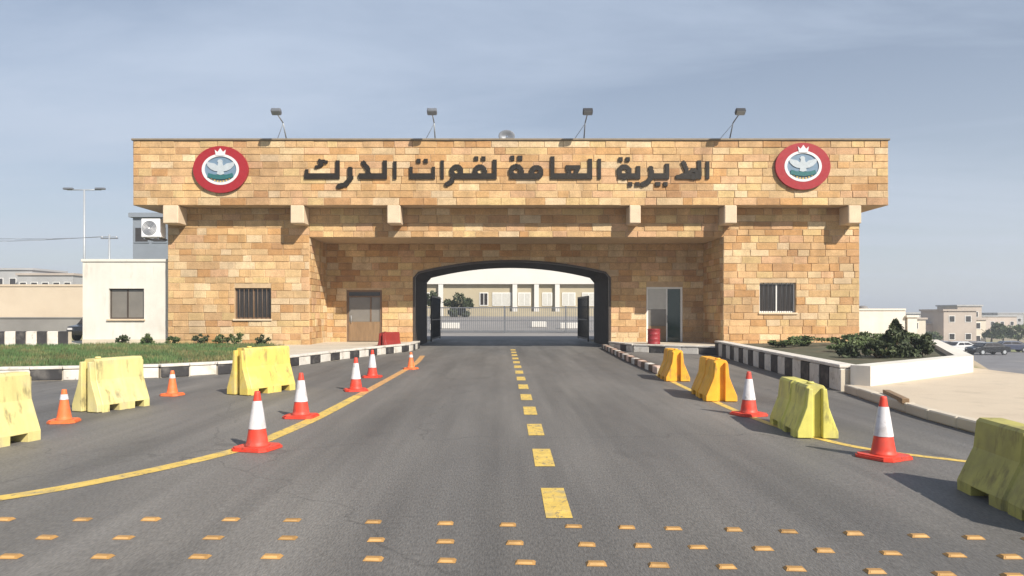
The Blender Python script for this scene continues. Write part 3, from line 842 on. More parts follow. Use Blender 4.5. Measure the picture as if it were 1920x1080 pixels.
# air conditioner unit under the left end of the parapet
ac = empty('air_conditioner', (WLX0 - .5, YW - .28, PZ(446, YW - .3)))
tag(ac, 'white air conditioner unit under the left end of the parapet', 'air conditioner')
MB().box(-.42, .42, -.25, .25, 0, .8, 0, .03).build('casing', M['ac_white'], ac)
mb = MB()
for k in range(5):
    ell(mb, -.05, .4, .3 - .055 * k, .3 - .055 * k, -.275, -.262, 24, ir=(.28 - .055 * k, .28 - .055 * k))
mb.build('fan_grille', M['steel_grey'], ac)
for s in (-.3, .3): MB().box(s - .03, s + .03, -.2, .6, -.07, -.003).build('bracket', M['steel_grey'], ac)

# ------------------------------------------------------------------ water-filled barriers
def half_w(z, H, wb=.30, wt_=.125):
    t = z / H
    if t < .14: return wb
    if t < .60: return wb + (wt_ + .03 - wb) * ((t - .14) / .46)
    return wt_ + .03 - .03 * (t - .60) / .40
def barrier(name, label, x, y, rz, H, L, m, group='plastic barriers beside the lanes', wb=.30, wt_=.125):
    r = empty(name, (x, y, 0), rz)
    tag(r, label, 'barrier', group)
    zs = [0, .02, .14 * H, .26 * H, .45 * H, .60 * H, .80 * H, .96 * H, H]
    def loop(inset, zlow):
        pts = []
        for z in zs:
            zz = max(z, zlow); w = half_w(zz, H, wb, wt_) - inset
            if z == H: w -= .025
            pts.append((w, zz))
        return pts
    hb = L / 2 - .10
    st = [-hb, -hb + .02]
    stations = []
    def ad(yy, inset, low): stations.append((yy, inset, low))
    ad(-hb, .012, 0); ad(-hb + .015, 0, 0)
    sl = L * .17
    for c in (-L * .22, L * .22):          # two forklift slots through the foot, each under a shallow recess
        ad(c - sl / 2, 0, 0); ad(c - sl / 2 + .002, 0, .13 * H)
        ad(c + sl / 2 - .002, 0, .13 * H); ad(c + sl / 2, 0, 0)
    ad(hb - .015, 0, 0); ad(hb, .012, 0)
    # middle rib groove
    mid = [(-.05, 0, 0), (-.035, .022, 0), (.035, .022, 0), (.05, 0, 0)]
    stations += mid
    stations.sort(key=lambda s: s[0])
    mb = MB(); V = []; n = len(zs) * 2
    for yy, ins_, low in stations:
        lp = loop(ins_, low)
        V += [(w, yy, z) for w, z in lp] + [(-w, yy, z) for w, z in reversed(lp)]
    Fc = []
    for i in range(len(stations) - 1):
        for k in range(n):
            q = (k + 1) % n
            Fc.append((i * n + k, i * n + q, (i + 1) * n + q, (i + 1) * n + k))
    Fc += [list(range(n)), [(len(stations) - 1) * n + k for k in range(n)]]
    mb.add(V, Fc)
    body = mb.build('body', m, r)
    bv = body.modifiers.new('soft', 'BEVEL'); bv.width = .008; bv.segments = 2; bv.limit_method = 'ANGLE'; bv.angle_limit = R(25)
    # end lugs leaving a deep vertical socket between them (near end), a tongue at the far end
    for s in (-1, 1):
        lug = MB(); V = []
        for yy in (-L / 2, -hb - .001):
            lp = [(max(.085, half_w(z, H * .97, wb, wt_) - .01), z) for z in [0.01, .14 * H, .45 * H, .60 * H, .95 * H]]
            V += [(s * w, yy, z) for w, z in lp] + [(s * .065, yy, lp[-1][1]), (s * .065, yy, .01)]
        k = 7
        lug.add(V, [list(range(k)), list(range(k, 2 * k))] + [(i, (i + 1) % k, k + (i + 1) % k, k + i) for i in range(k)])
        lg = lug.build('end_lug', m, r)
        b2 = lg.modifiers.new('soft', 'BEVEL'); b2.width = .01; b2.segments = 2; b2.limit_method = 'ANGLE'
    MB().box(-.055, .055, hb + .001, L / 2, .03, H * .93, 0, .02).build('tongue', m, r)
    MB().box(-.060, .060, -hb - .006, -hb - .001, .02, H * .90).build('socket', m, r)
    MB().lathe([(.05, 0), (.05, .025), (.035, .03)], 12, 0, (0, -L * .28, H + .001)).build('filler_cap', m, r)
    return r
barrier('water_barrier', 'pale yellow plastic barrier cut off by the left edge of the view', -6.60, 9.35, R(-13), .90, 1.6, M['barrier_yellow'])
barrier('water_barrier', 'pale yellow plastic barrier standing alone in front of the left lawn kerb', -6.86, 13.2, R(-20), .90, 1.22, M['barrier_yellow'])
barrier('water_barrier', 'rich yellow plastic barrier beyond the tall cone on the left lane', -5.08, 15.9, R(-26), .96, 1.5, M['barrier_deep'])
barrier('water_barrier', 'large yellow barrier, coloured darker for its shaded side, nearest the camera at the right edge', 4.56, 6.3, R(-7), .69, 1.9, M['barrier_lime_shaded'])
barrier('water_barrier', 'lime yellow barrier with bright forked end beside the yellow line on the right', 4.30, 10.75, R(-6), .71, 1.55, M['barrier_lime'], wb=.275)
barrier('water_barrier', 'larger orange barrier just behind the right hand cone', 4.20, 14.9, R(-4), .78, 1.6, M['barrier_orange'])
barrier('water_barrier', 'smaller amber barrier farther along the right line near the kerb', 4.32, 18.9, R(-3), .76, 1.4, M['barrier_orange'])
barrier('water_barrier', 'small dark red barrier on the kerb beside the left door of the gatehouse', -4.75, 31.6, R(-35), .85, 1.1, M['barrier_red'])
bpy.context.view_layer.update()

# red drum at the right door
d = empty('red_drum', (PX(1226, 33.0), 33.0, .285))
tag(d, 'small dark red drum on the pavement beside the right door', 'drum')
MB().lathe([(.27, 0), (.29, .02), (.27, .04), (.27, .2), (.285, .22), (.27, .24), (.27, .42), (.285, .44), (.27, .46), (.27, .62), (.29, .64), (.28, .66)], 22).build('body', M['drum_red'], d)
MB().lathe([(.26, 0), (.25, .012)], 22, 0, (0, 0, .662)).build('lid', M['drum_red'], d)

# ------------------------------------------------------------------ traffic cones
def cone_proto(sleeved, H, bw, m):
    r = empty('traffic_cone')
    mb = MB()
    c = .07
    pts = [(-bw + c, -bw), (bw - c, -bw), (bw, -bw + c), (bw, bw - c), (bw - c, bw), (-bw + c, bw), (-bw, bw - c), (-bw, -bw + c)]
    mb.prism(pts, 0, .028); mb.prism([(x * .93, y * .93) for x, y in pts], .0285, .045)
    b = mb.build('base', m, r)
    r0, r1 = bw * .60, .034
    def rad(z): return r0 + (r1 - r0) * (z / H) ** .92
    zz = [.045, .06, .10, .25 * H, .36 * H, .6 * H, .8 * H, .97 * H, H]
    MB().lathe([(rad(z) + (.02 if z < .05 else 0), z) for z in zz] + [(r1 * .7, H + .006)], 28).build('cone_body', m, r)
    if sleeved:
        MB().lathe([(rad(z) + .006, z) for z in (.36 * H, .5 * H, .65 * H, .84 * H)], 28, cap=False).build('reflective_sleeve', M['cone_white'], r)
    else:
        MB().lathe([(rad(z) + .005, z) for z in (.70 * H, .86 * H)], 28, cap=False).build('reflective_sleeve', M['cone_white'], r)
    return r
big = cone_proto(True, .71, .245, M['cone_red'])
small = cone_proto(False, .50, .20, M['cone_orange'])
CN = [(big, -3.04, 9.26, 'nearest red and white cone on the left yellow line'),
      (big, -3.25, 12.05, 'red and white cone just behind the nearest one on the left line'),
      (big, -3.16, 16.1, 'red and white cone third along the left yellow line'),
      (big, -3.38, 19.4, 'red and white cone fourth along the left line, half behind the third'),
      (small, -2.72, 22.2, 'faint orange cone last on the left line near the arch'),
      (small, -6.75, 11.5, 'small orange cone between the two pale yellow barriers'),
      (small, -6.72, 15.2, 'small dull orange cone to the right of the second yellow barrier'),
      (big, 4.06, 12.3, 'red and white cone between the orange and lime barriers'),
      (big, 4.44, 8.7, 'red and white cone nearest the camera on the right line')]
used = set()
for p, x, y, lb in CN:
    c_ = p if p not in used else copy_tree(p)
    used.add(p)
    c_.location = (x, y, 0.004); c_.rotation_euler = (0, 0, random.uniform(-.5, .5))
    tag(c_, lb, 'traffic cone', 'traffic cones along the lanes')

# ------------------------------------------------------------------ raised road studs
ROWS = [(975, [10, 155, 283, 433, 548, 700, 835, 952, 1075, 1175, 1262, 1375, 1478, 1600, 1722, 1825, 1935]),
        (1009, [-60, 88, 232, 400, 540, 705, 835, 965, 1100, 1205, 1308, 1430, 1545, 1670, 1790, 1893]),
        (1045, [20, 193, 375, 510, 700, 838, 985, 1118, 1235, 1362, 1490, 1640, 1770, 1900])]
stud = empty('road_stud')
tag(stud, 'small yellow raised stud in the rows across the near asphalt', 'road stud', 'road studs across the lane')
mb = MB(); V = [(-.075, -.045, 0), (.075, -.045, 0), (.075, .045, 0), (-.075, .045, 0), (-.058, -.022, .02), (.058, -.022, .02), (.058, .022, .02), (-.058, .022, .02)]
mb.add(V, [(0, 1, 5, 4), (1, 2, 6, 5), (2, 3, 7, 6), (3, 0, 4, 7), (4, 5, 6, 7), (3, 2, 1, 0)]).build('body', M['stud_yellow'], stud)
mb = MB(); mb.add([(-.055, -.041, .006), (.055, -.041, .006), (.048, -.0275, .0185), (-.048, -.0275, .0185)], [(0, 1, 2, 3)])
mb.add([(-.055, -.0405, .003), (.055, -.0405, .003), (.055, -.041, .006), (-.055, -.041, .006)], [(0, 1, 2, 3)]).build('reflector', M['stud_lens'], stud)
first = True
ORD = ['leftmost', 'second', 'third', 'fourth', 'fifth', 'sixth', 'seventh', 'eighth', 'ninth', 'tenth', 'eleventh', 'twelfth', 'thirteenth', 'fourteenth', 'fifteenth', 'sixteenth', 'seventeenth']
for ri, (y0, xs) in enumerate(ROWS):
    for si, px in enumerate(xs):
        py = y0 + max(0, (px - 500)) * .022 + max(0, px - 1400) * .012
        Yg = CAMZ * F / (py - 585)
        s_ = stud if first else copy_tree(stud); first = False
        s_['label'] = 'small yellow raised road stud, ' + ORD[si] + ('' if si == 0 else ' from the left') + ' in the ' + ('farthest', 'middle', 'nearest')[ri] + ' row'
        s_.location = (PX(px, Yg), Yg, .002); s_.scale = (random.uniform(.82, .95), .9, random.uniform(.6, 1)); s_.rotation_euler = (0, 0, R(-2) + random.uniform(-.06, .06))

# ------------------------------------------------------------------ plants
def leaves(n, shape, size, seed):
    rnd = random.Random(seed); mb = MB(); V = []; Fc = []
    for _ in range(n):
        p = Vector(shape(rnd)); d = Vector((rnd.gauss(0, 1), rnd.gauss(0, 1), rnd.gauss(.3, 1))).normalized()
        a = d.orthogonal().normalized(); a.rotate(Matrix.Rotation(rnd.uniform(0, 6.28), 3, d)); b = d.cross(a)
        s = size * rnd.uniform(.6, 1.3); k = len(V)
        V += [p - a * s, p + b * s * .45, p + a * s, p - b * s * .45]; Fc.append((k, k + 1, k + 2, k + 3))
    return mb.add(V, Fc)
def blob(cx, cz, rx, rz, clumps, seed):
    rnd0 = random.Random(seed)
    C_ = []
    for _ in range(clumps):
        while True:
            v = Vector((rnd0.uniform(-1, 1), rnd0.uniform(-1, 1), rnd0.uniform(-1, 1)))
            if v.length < 1: break
        C_.append((v.x * rx, v.y * rx, cz + v.z * rz, rnd0.uniform(.28, .48)))
    def sh(rnd):
        x, y, z, q = rnd.choice(C_); v = Vector((rnd.gauss(0, 1), rnd.gauss(0, 1), rnd.gauss(0, 1))).normalized() * (q * rnd.uniform(.5, 1))
        return (x + v.x * rx, y + v.y * rx, max(.02, z + v.z * rz))
    return sh
def cone_shape(rx, h, seed):
    def sh(rnd):
        t = rnd.random() ** 1.4; a = rnd.uniform(0, 6.28); rr = rx * (1 - t) ** .8 * (.55 + .45 * rnd.random()) * (1 + .22 * math.sin(3 * a + seed + 9 * t))
        return (rr * math.cos(a), rr * math.sin(a), .05 + t * h)
    return sh
def shrub(x, y, z, rx, h, m, label, seed, kind='round', n=900, name='shrub', group=None, leaf=.07):
    r = empty(name, (x, y, z)); tag(r, label, 'shrub', group)
    sh = cone_shape(rx, h, seed) if kind == 'cone' else blob(0, h * .55, rx * .75, h * .42, 12, seed)
    leaves(n, sh, leaf, seed).build('foliage', m, r)
    mb = MB()
    for k in range(4): mb.tube((0, 0, 0), (random.uniform(-.5, .5) * rx, random.uniform(-.5, .5) * rx, h * .6), .02, .008, 6)
    mb.build('stem', M['bark'], r)
    return r
shrub(10.95, 20.8, .44, .55, 1.0, M['leaf_dark'], 'tallest pointed dark shrub at the outer corner of the right bed', 3, 'cone', 1500)
shrub(11.75, 20.9, .44, .5, .62, M['leaf_dark'], 'low round shrub right of the pointed shrub in the right bed', 4, n=900)
shrub(10.2, 20.3, .44, .5, .50, M['leaf_dark'], 'low spreading shrub left of the pointed shrub in the right bed', 5, n=900)
shrub(9.55, 20.6, .44, .42, .34, M['leaf_dark'], 'smallest dark shrub near the white front wall of the right bed', 15, n=600)
k = 0
ORD = ['leftmost', 'second', 'third', 'fourth', 'fifth', 'sixth', 'seventh', 'eighth', 'ninth']
for (x, y, rx, h) in sorted(((11.2, 27.5, .8, .42), (12.6, 28.0, .8, .38), (14.0, 29.0, .9, .46), (15.3, 29.6, .9, .40), (16.4, 29.9, .8, .5), (10.0, 26.6, .6, .30), (12.2, 25.0, .7, .34), (10.8, 23.6, .6, .3), (13.0, 26.0, .7, .32)), key=lambda q: q[0] / q[1]):
    shrub(x, y, .44, rx, h, M['leaf_mid'], 'low grey green ground shrub before the right wing, ' + ORD[k] + (' of the nine' if k == 0 else ' from the left'), 20 + k, n=700, name='shrub', group='ground shrubs in the right bed'); k += 1
k = 0
for (x, y, rx, h) in ((-16.4, 32.2, .35, .42), (-15.2, 31.9, .4, .45), (-14.0, 31.8, .35, .38), (-12.9, 31.9, .4, .46), (-12.0, 31.8, .38, .42), (-11.3, 31.6, .45, .55), (-10.2, 31.6, .4, .45)):
    shrub(x, y, .29, rx, h, M['leaf_mid'] if k % 3 else M['leaf_dark'], 'little shrub at the foot of the left wing, ' + ORD[k] + (' of the row' if k == 0 else ' from the left'), 50 + k, n=320, group='shrubs along the left wing'); k += 1

# lawn on the left island
lawn_pts = [(-22, 17.6), (-14.5, 18.25), (-12.3, 18.8), (-10.6, 19.2), (-9.0, 19.75), (-7.95, 20.9), (-7.6, 22.5), (-7.9, 26), (-8.8, 30.2), (-10, 32.2), (-17.5, 32.2), (-18, 31), (-22, 30.4)]
flat_poly('lawn', lawn_pts, .305, M['turf'])
def inside(x, y, P):
    c = False; j = len(P) - 1
    for i in range(len(P)):
        if (P[i][1] > y) != (P[j][1] > y) and x < (P[j][0] - P[i][0]) * (y - P[i][1]) / (P[j][1] - P[i][1]) + P[i][0]: c = not c
        j = i
    return c
rnd = random.Random(5); V = []; Fc = []
while len(Fc) < 42000:
    x, y = rnd.uniform(-22, -7.5), rnd.uniform(17.6, 32.7)
    if not inside(x, y, lawn_pts): continue
    if mnoise.noise(Vector((x * .7, y * .5, 2))) < -.35 and rnd.random() < .75: continue
    a = rnd.uniform(0, 6.28); h = rnd.uniform(.05, .15); w = rnd.uniform(.008, .016); b = len(V)
    V += [(x - math.cos(a) * w, y - math.sin(a) * w, .305), (x + math.cos(a) * w, y + math.sin(a) * w, .305), (x + rnd.gauss(0, .03), y + rnd.gauss(0, .03), .305 + h)]
    Fc.append((b, b + 1, b + 2))
me = bpy.data.meshes.new('grass'); me.from_pydata(V, [], Fc); me.materials.append(M['grass_blade'])
o = bpy.data.objects.new('grass', me); col.objects.link(o)
tag(o, 'short green grass covering the left island lawn', 'grass', kind='stuff')

# ------------------------------------------------------------------ right side: white wall, gate pier, tank
o = MB().box(WRX1 + .08, 21.6, 40, 40.3, -2.5, PZ(582, 40)).box(WRX1 + .08, 21.6, 39.95, 40.35, PZ(582, 40) + .002, PZ(582, 40) + .10).build('yard_wall', M['white_plaster'])
tag(o, 'white boundary wall running right from the gatehouse behind the shrubs', 'wall')
pr = empty('gate_pier', (21.9, 40.15, -1.5)); tag(pr, 'square white pier at the right end of the white boundary wall', 'pier')
MB().box(-.26, .26, -.26, .26, -1.2, 2.9, 0, .01).build('shaft', M['white_plaster'], pr); MB().box(-.33, .33, -.33, .33, 2.902, 3.02, 0, .01).build('cap', M['white_plaster'], pr)
tk = empty('water_tank', (PX(1627, 42), 42.6, 1.2)); tag(tk, 'small dark grey tank showing above the white boundary wall', 'tank')
MB().lathe([(.30, 0), (.31, .1), (.31, .7), (.24, .82), (.1, .86)], 18).build('body', M['tank_grey'], tk)
mb = MB()
for sx in (-.25, .25):
    for sy in (-.25, .25): mb.box(sx - .03, sx + .03, sy - .03, sy + .03, -3.5, -.003)
mb.build('stand', M['steel_grey'], tk)

# ------------------------------------------------------------------ cars
def car(name, label, x, y, z, rz, body_m, group, tall=1.0):
    r = empty(name, (x, y, z), rz); tag(r, label, 'car', group)
    prof = [(-2.15, .35), (-2.2, .62), (-2.1, .86), (-1.35, .95), (-.75, 1.36 * tall), (.75, 1.40 * tall), (1.55, 1.0), (2.1, .92), (2.18, .6), (2.12, .35)]
    n = len(prof)
    def wy(z_): return .86 if z_ < .97 else .86 - .2 * (z_ - .95) / .45
    mb = MB(); V = [(px_, -wy(pz), pz) for px_, pz in prof] + [(px_, wy(pz), pz) for px_, pz in prof]
    mb.add(V, [list(range(n)), list(range(n, 2 * n))] + [(k, (k + 1) % n, n + (k + 1) % n, n + k) for k in range(n)])
    b = mb.build('body', body_m, r); bv = b.modifiers.new('soft', 'BEVEL'); bv.width = .05; bv.segments = 2; bv.limit_method = 'ANGLE'
    for s in (-1, 1):
        for (a0, a1, c0, c1) in ((-1.12, -.06, -.68, -.06), (.02, 1.32, .02, .70)):
            zt = 1.29 * tall
            MB().add([(a0, s * (wy(1.0) + .012), 1.0), (a1, s * (wy(1.0) + .012), 1.0), (c1, s * (wy(zt) + .012), zt), (c0, s * (wy(zt) + .012), zt)], [(0, 1, 2, 3)]).build('side_window', M['glass_dark'], r)
        for wx in (-1.35, 1.35):
            mb = MB(); V = []
            for yy in (s * .70, s * .885):
                V += [(wx + .33 * math.cos(2 * math.pi * k / 18), yy, .33 + .33 * math.sin(2 * math.pi * k / 18)) for k in range(18)]
            mb.add(V, [list(range(18)), list(range(18, 36))] + [(k, (k + 1) % 18, 18 + (k + 1) % 18, 18 + k) for k in range(18)])
            w = mb.build('wheel', M['tyre'], r)
            mb = MB(); V = [(wx + .2 * math.cos(2 * math.pi * k / 14), s * .892, .33 + .2 * math.sin(2 * math.pi * k / 14)) for k in range(14)]
            mb.add(V, [list(range(14))]).build('rim', M['steel_pale'], w)
        MB().box(-2.225, -2.19, s * .62 - .14, s * .62 + .14, .66, .78).build('headlight', M['white_enamel'], r)
        MB().box(2.165, 2.20, s * .62 - .14, s * .62 + .14, .70, .84).build('tail_light', M['tail_red'], r)
    MB().add([(-1.30, -.74, .99), (-1.30, .74, .99), (-.80, .64, 1.33 * tall), (-.80, -.64, 1.33 * tall)], [(0, 1, 2, 3)]).build('windscreen', M['glass_dark'], r).location = (-.03, 0, .02)
    MB().add([(1.50, -.74, 1.04), (1.50, .74, 1.04), (.86, .64, 1.36 * tall), (.86, -.64, 1.36 * tall)], [(0, 1, 2, 3)]).build('rear_window', M['glass_dark'], r).location = (.03, 0, .02)
    return r
car('parked_car', 'black car parked behind the white guard booth at the left', PX(128, 44) + 1.3, 45.5, 0, R(84), M['car_black'], None, 1.2)
for px, Y_, rz, m_, lb in ((1762, 92, 12, 'car_grey', 'dark grey car leftmost in the far right car park'), (1797, 88, 20, 'car_white', 'white car in the far right car park'),
                      (1828, 90, -8, 'car_grey', 'mid grey car left of the black car in the far car park'), (1852, 84, 8, 'car_black', 'black car nearest in the far right car park'),
                      (1892, 92, -12, 'car_blue', 'dark blue car rightmost in the far right car park')):
    X_ = PX(px, Y_); car('parked_car', lb, X_, Y_, height(X_, Y_), R(rz), M[m_], 'cars in the far right car park')

# ------------------------------------------------------------------ houses far right
def house(name, label, x, y, w, d, h, m, roofm, rows, cols, group=None, z=None, fm='white_frame'):
    z = height(x, y) - .3 if z is None else z
    r = empty(name, (x, y, z)); tag(r, label, 'house', group)
    MB().box(-w / 2, w / 2, 0, d, 0, h).build('wall', m, r)
    MB().box(-w / 2 - .25, w / 2 + .25, -.25, d + .25, h + .003, h + .35).build('roof', roofm, r)
    for j in range(rows):
        for i in range(cols):
            cx = -w / 2 + w * (i + .5) / cols; cz = h * (j + .55) / rows
            f = MB().box(cx - .6, cx + .6, -.06, .0 - .001, cz - .65, cz + .65).build('window', M[fm], r)
            MB().box(cx - .5, cx + .5, -.07, -.0605, cz - .55, cz + .55).build('pane', M['glass_dark'], f)
    return r
G = 'houses beyond the car park'
house('house', 'small cream house half hidden by the white pier on the right', PX(1716, 142), 142, 4.0, 7, 5.2, M['house_cream'], M['house_brown'], 2, 1, G)
house('house', 'brown house set back between the pale and the cream house', PX(1818, 170), 170, 5.5, 8, 8.2, M['house_brown'], M['far_grey'], 2, 2, G)
house('house', 'distant grey house highest on the right hillside', PX(1895, 260), 260, 9, 9, 5.0, M['far_grey'], M['far_grey'], 1, 3, G)
house('house', 'low pink house leftmost beyond the far right car park', PX(1735, 150), 150, 8.5, 9, 4.2, M['house_pink'], M['house_brown'], 1, 3, G)
house('house', 'flat grey roofed house behind the low pink house', PX(1722, 175), 175, 9, 9, 6.4, M['far_grey'], M['far_grey'], 1, 3, G)
house('house', 'tall brown house with overhanging roof in the middle of the far right houses', PX(1800, 146), 146, 6.4, 8, 6.9, M['house_brown'], M['house_brown'], 2, 2, G)
house('house', 'narrow cream house right of the tall brown house', PX(1833, 152), 152, 3.4, 8, 5.2, M['house_cream'], M['house_brown'], 2, 1, G)
house('house', 'pale low house between the pink and the brown house', PX(1772, 158), 158, 5.0, 8, 5.2, M['house_cream'], M['far_grey'], 2, 2, G)
house('house', 'wide pink house farthest away on the right hillside', PX(1870, 230), 230, 12, 9, 4.6, M['house_pink'], M['far_grey'], 1, 4, G)
def tree(x, y, h, rx, m, label, seed, z=None, n=900, leaf=.3):
    r = empty('tree', (x, y, height(x, y) - .1 if z is None else z)); tag(r, label, 'tree', None)
    mb = MB().tube((0, 0, 0), (.05 * h, 0, h * .5), .045 * h, .025 * h, 8)
    for k in range(5):
        a = k * 1.3; mb.tube((.03 * h, 0, h * (.3 + .04 * k)), (rx * .6 * math.cos(a), rx * .6 * math.sin(a), h * (.6 + .05 * k)), .018 * h, .006 * h, 6)
    mb.build('trunk', M['bark'], r)
    leaves(n, blob(0, h * .66, rx * .8, h * .3, 14, seed), leaf, seed).build('crown', m, r)
    return r
for i, (px, Y_, h, rx, lb) in enumerate(((1858, 140, 4.5, 2.6, 'olive green tree right of the cream house on the hillside'), (1880, 150, 4.2, 3.0, 'spreading green tree between the cream house and the right edge'), (1908, 135, 4.0, 3.2, 'round green tree at the far right edge above the car park'),
                                         (1748, 138, 2.6, 1.6, 'small tree in front of the low pink house'))):
    tree(PX(px, Y_), Y_, h, rx, M['leaf_mid'], lb, 70 + i)

# ------------------------------------------------------------------ left background
o = MB().box(-110, -24, 90, 90.5, -.3, PZ(537, 90)).box(-110.1, -23.9, 89.9, 90.6, PZ(537, 90) + .002, PZ(537, 90) + .25).build('perimeter_wall', M['far_wall'])
tag(o, 'long beige perimeter wall across the left background', 'wall')
o = MB().box(-80, -23.2, 58, 58.4, -.3, PZ(597, 58)).box(-80.1, -23.1, 57.93, 58.47, PZ(597, 58) + .002, PZ(597, 58) + .10).build('roadside_wall', M['barrier_concrete'])
tag(o, 'low dark grey roadside wall in front of the beige perimeter wall', 'wall')
house('far_block', 'grey flat block leftmost above the beige perimeter wall', PX(12, 130), 130, 9, 10, 9.0, M['far_grey'], M['far_grey'], 2, 4, 'grey blocks over the perimeter wall', 0)
house('far_block', 'longer grey block right of the others above the perimeter wall', PX(85, 128), 128, 9.5, 10, 8.0, M['far_grey'], M['house_brown'], 2, 5, 'grey blocks over the perimeter wall', 0)
house('far_block', 'low dark block beside the white booth above the perimeter wall', PX(138, 134), 134, 5.5, 10, 7.8, M['house_brown'], M['far_grey'], 2, 2, 'grey blocks over the perimeter wall', 0)
house('glass_block', 'blue grey building rising between the white booth and the gatehouse', PX(283, 60), 60, 2.9, 6, 9.3, M['blue_grey'], M['blue_grey'], 3, 2, None, 0, 'blue_grey')
lm = empty('street_lamp', (PX(158, 70), 70, 0)); tag(lm, 'tall twin armed street lamp rising behind the white booth', 'street lamp')
hz = PZ(356, 70)
MB().tube((0, 0, 0), (0, 0, hz), .14, .08, 10).build('pole', M['steel_pale'], lm)
MB().tube((-1.6, 0, hz), (1.6, 0, hz), .05, .05, 8).build('arm', M['steel_pale'], lm)
for s in (-1, 1): MB().box(s * 1.5 - .45, s * 1.5 + .45, -.18, .18, hz + .02, hz + .2, 0, .04).build('lamp_head', M['steel_grey'], lm)
up = empty('utility_pole', (PX(205, 62), 62, 0)); tag(up, 'thin grey utility pole with crossarm left of the blue grey building', 'utility pole')
hu = PZ(440, 62)
MB().tube((0, 0, 0), (0, 0, hu), .11, .07, 8).build('pole', M['steel_pale'], up)
MB().box(-.7, .7, -.05, .05, hu - .35, hu - .25).build('crossarm', M['steel_grey'], up)
for s in (-.6, 0, .6): MB().lathe([(.03, 0), (.05, .04), (.03, .1)], 8, 0, (s, 0, hu - .249)).build('insulator', M['white_enamel'], up)
for i, (dz, x0) in enumerate(((0, -.6), (-.02, 0), (-.01, .6))):
    a = Vector((PX(205, 62) + x0, 62, hu - .14)); b = Vector((-72 + x0, 66, hu + 2.4 + .5 * i)); mb = MB()
    pts = [a.lerp(b, t / 14) - Vector((0, 0, 1.3 * 4 * (t / 14) * (1 - t / 14))) for t in range(15)]
    for k in range(14): mb.tube(pts[k], pts[k + 1], .014, n=5)
    o = mb.build('power_line', M['steel_grey']); tag(o, ('lowest', 'middle', 'highest')[i] + ' thin sagging overhead wire reaching left from the utility pole', 'wire', 'overhead wires')

# ------------------------------------------------------------------ seen through the arch
ob = empty('office_building', (0, 90, 1.15)); tag(ob, 'pale yellow office block with white top seen through the arch', 'building')
MB().box(-15, 13, 0, 10, -.3, 3.9).build('wall', M['office_wall'], ob)
MB().box(-15.3, 13.3, -.5, 10.3, 3.903, 7.2).build('parapet', M['office_white'], ob)
for x0, x1, m_ in ((-1.2, 1.1, 'pale_pane'), (1.9, 3.4, 'pale_pane'), (4.8, 6.0, 'pale_pane'), (-2.75, -1.7, 'glass_dark'), (7.2, 8.8, 'pale_pane'), (-9.5, -8.0, 'glass_dark'), (9.6, 11.2, 'pale_pane')):
    f = MB().box(x0, x1, -.08, -.002, 1.3, 2.9).build('window', M['white_frame'], ob)
    MB().box(x0 + .1, (x0 + x1) / 2 - .04, -.10, -.081, 1.4, 2.8).build('pane', M[m_], f); MB().box((x0 + x1) / 2 + .04, x1 - .1, -.10, -.081, 1.4, 2.8).build('pane', M[m_], f)
for x in (-7.4, 1.5, 4.1, 6.6): MB().box(x - .28, x + .28, -.45, -.11, -.3, 3.9).build('pilaster', M['office_white'], ob)
shrub(PX(860, 84), 84, height(0, 84) - .75, 2.2, 3.1, M['leaf_dark'], 'broad dark bush before the office block on the left of the arch view', 90, n=2600, name='bush', leaf=.17)
tree(PX(808, 80), 80, 3.0, 1.0, M['leaf_dark'], 'narrow dark tree at the left edge of the arch view', 91, n=700, leaf=.22)
o = MB().box(-2, 9, 87.5, 88.4, 1.1, 1.75, 0, .02).build('hedge_wall', M['office_wall']); tag(o, 'low yellow wall at the foot of the office block', 'low wall')
for i, (px, Y_, w, lb) in enumerate(((845, 62, 1.5, 'white concrete block on the left side of the courtyard'), (812, 60, .5, 'narrow white block at the left edge of the courtyard'), (1068, 62, 1.6, 'white concrete block on the right side of the courtyard'), (1010, 64, 1.3, 'grey white block near the middle of the courtyard'))):
    X_ = PX(px, Y_); o = MB().box(-w / 2, w / 2, -.25, .25, 0, .5, 0, .04).build('concrete_block', M['office_white'], None, (X_, Y_, height(X_, Y_))); tag(o, lb, 'block', 'white blocks in the courtyard')
fe = empty('sliding_gate', (.55, 56, height(.55, 56)))
tag(fe, 'long pale steel sliding gate of thin bars across the courtyard beyond the arch', 'gate')
mb = MB(); W_, H_ = 6.6, 1.95
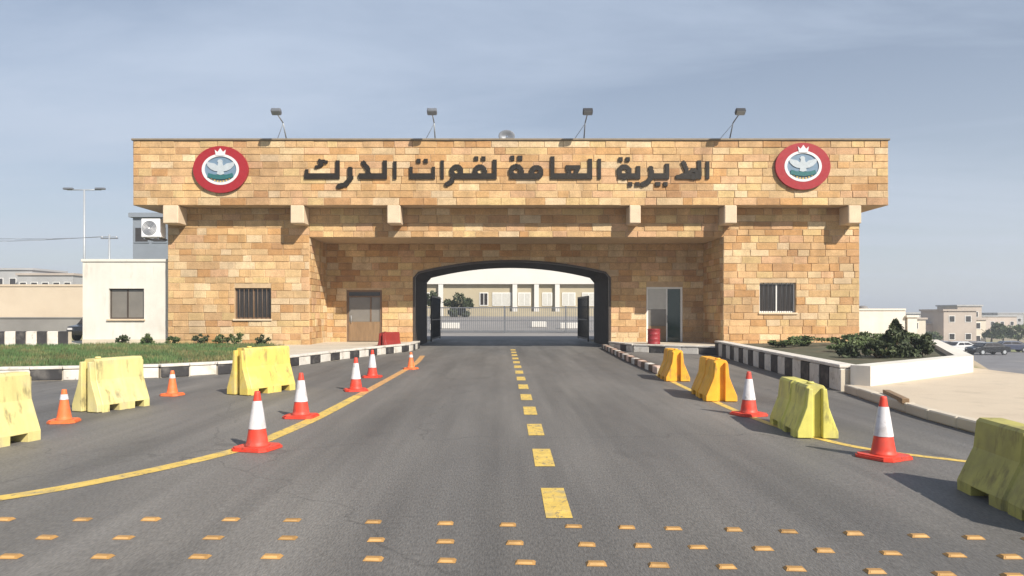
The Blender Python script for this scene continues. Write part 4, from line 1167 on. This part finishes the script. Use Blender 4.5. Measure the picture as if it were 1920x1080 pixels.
mb.box(-W_, W_, -.03, .03, .1, .2).box(-W_, W_, -.03, .03, H_ - .08, H_).box(-W_, W_, -.025, .025, .9, .96)
for q in (-W_, -.4, 4.2, W_): mb.box(q - .06, q + .06, -.045, .045, 0, H_ + .1)
mb.build('frame', M['steel_grey'], fe)
for k in range(88):
    q = -W_ + .15 * (k + 1)
    if min(abs(q - e_) for e_ in (-W_, -.4, 4.2, W_)) > .07: MB().box(q - .02, q + .02, -.015, .015, .2, H_ - .08).build('bar', M['steel_grey'], fe)
# open steel gate leaves at the inner end of the passage
for s, X_ in ((-1, GX0 + .22), (1, GX1 - .30)):
    gl = empty('gate_leaf', (X_, YB + .15, .02), R(90 + s * 2))
    tag(gl, ('left' if s < 0 else 'right') + ' steel bar gate leaf swung open at the inner end of the arch', 'gate', 'leaves of the steel gate')
    W_, H_ = 4.2, 2.6
    mb = MB().box(0, .1, -.04, .04, 0, H_).box(W_ - .1, W_, -.04, .04, .05, H_).box(.1, W_ - .1, -.03, .03, H_ - .1, H_).box(.1, W_ - .1, -.03, .03, .1, .2).box(.1, W_ - .1, -.03, .03, 1.2, 1.27)
    f = mb.build('frame', M['steel_black'], gl)
    for k in range(24):
        x = .1 + (W_ - .2) * (k + 1) / 25; MB().tube((x, 0, .2), (x, 0, H_ - .1), .012, n=6).build('bar', M['steel_black'], gl)
# brown timber lying beside the right kerb
o = MB().box(-.75, .75, -.06, .06, 0, .09, 0, .008).build('timber', M['wood'], None, (7.0, 13.3, .152), R(74)); tag(o, 'brown timber lying on the pavement edge behind the right cone', 'timber')

# ------------------------------------------------------------------ air
hm = bpy.data.materials.new('haze'); hm.use_nodes = True
nt = hm.node_tree; nt.nodes.clear()
ho = nt.nodes.new('ShaderNodeOutputMaterial'); hv = nt.nodes.new('ShaderNodeVolumePrincipled')
hv.inputs['Color'].default_value = (.88, .93, 1.0, 1); hv.inputs['Density'].default_value = 0.0011; hv.inputs['Anisotropy'].default_value = 0.2
nt.links.new(hv.outputs[0], ho.inputs['Volume'])
o = MB().box(-1600, 1600, -80, 3100, -9, 26).build('haze', hm); tag(o, kind='stuff')
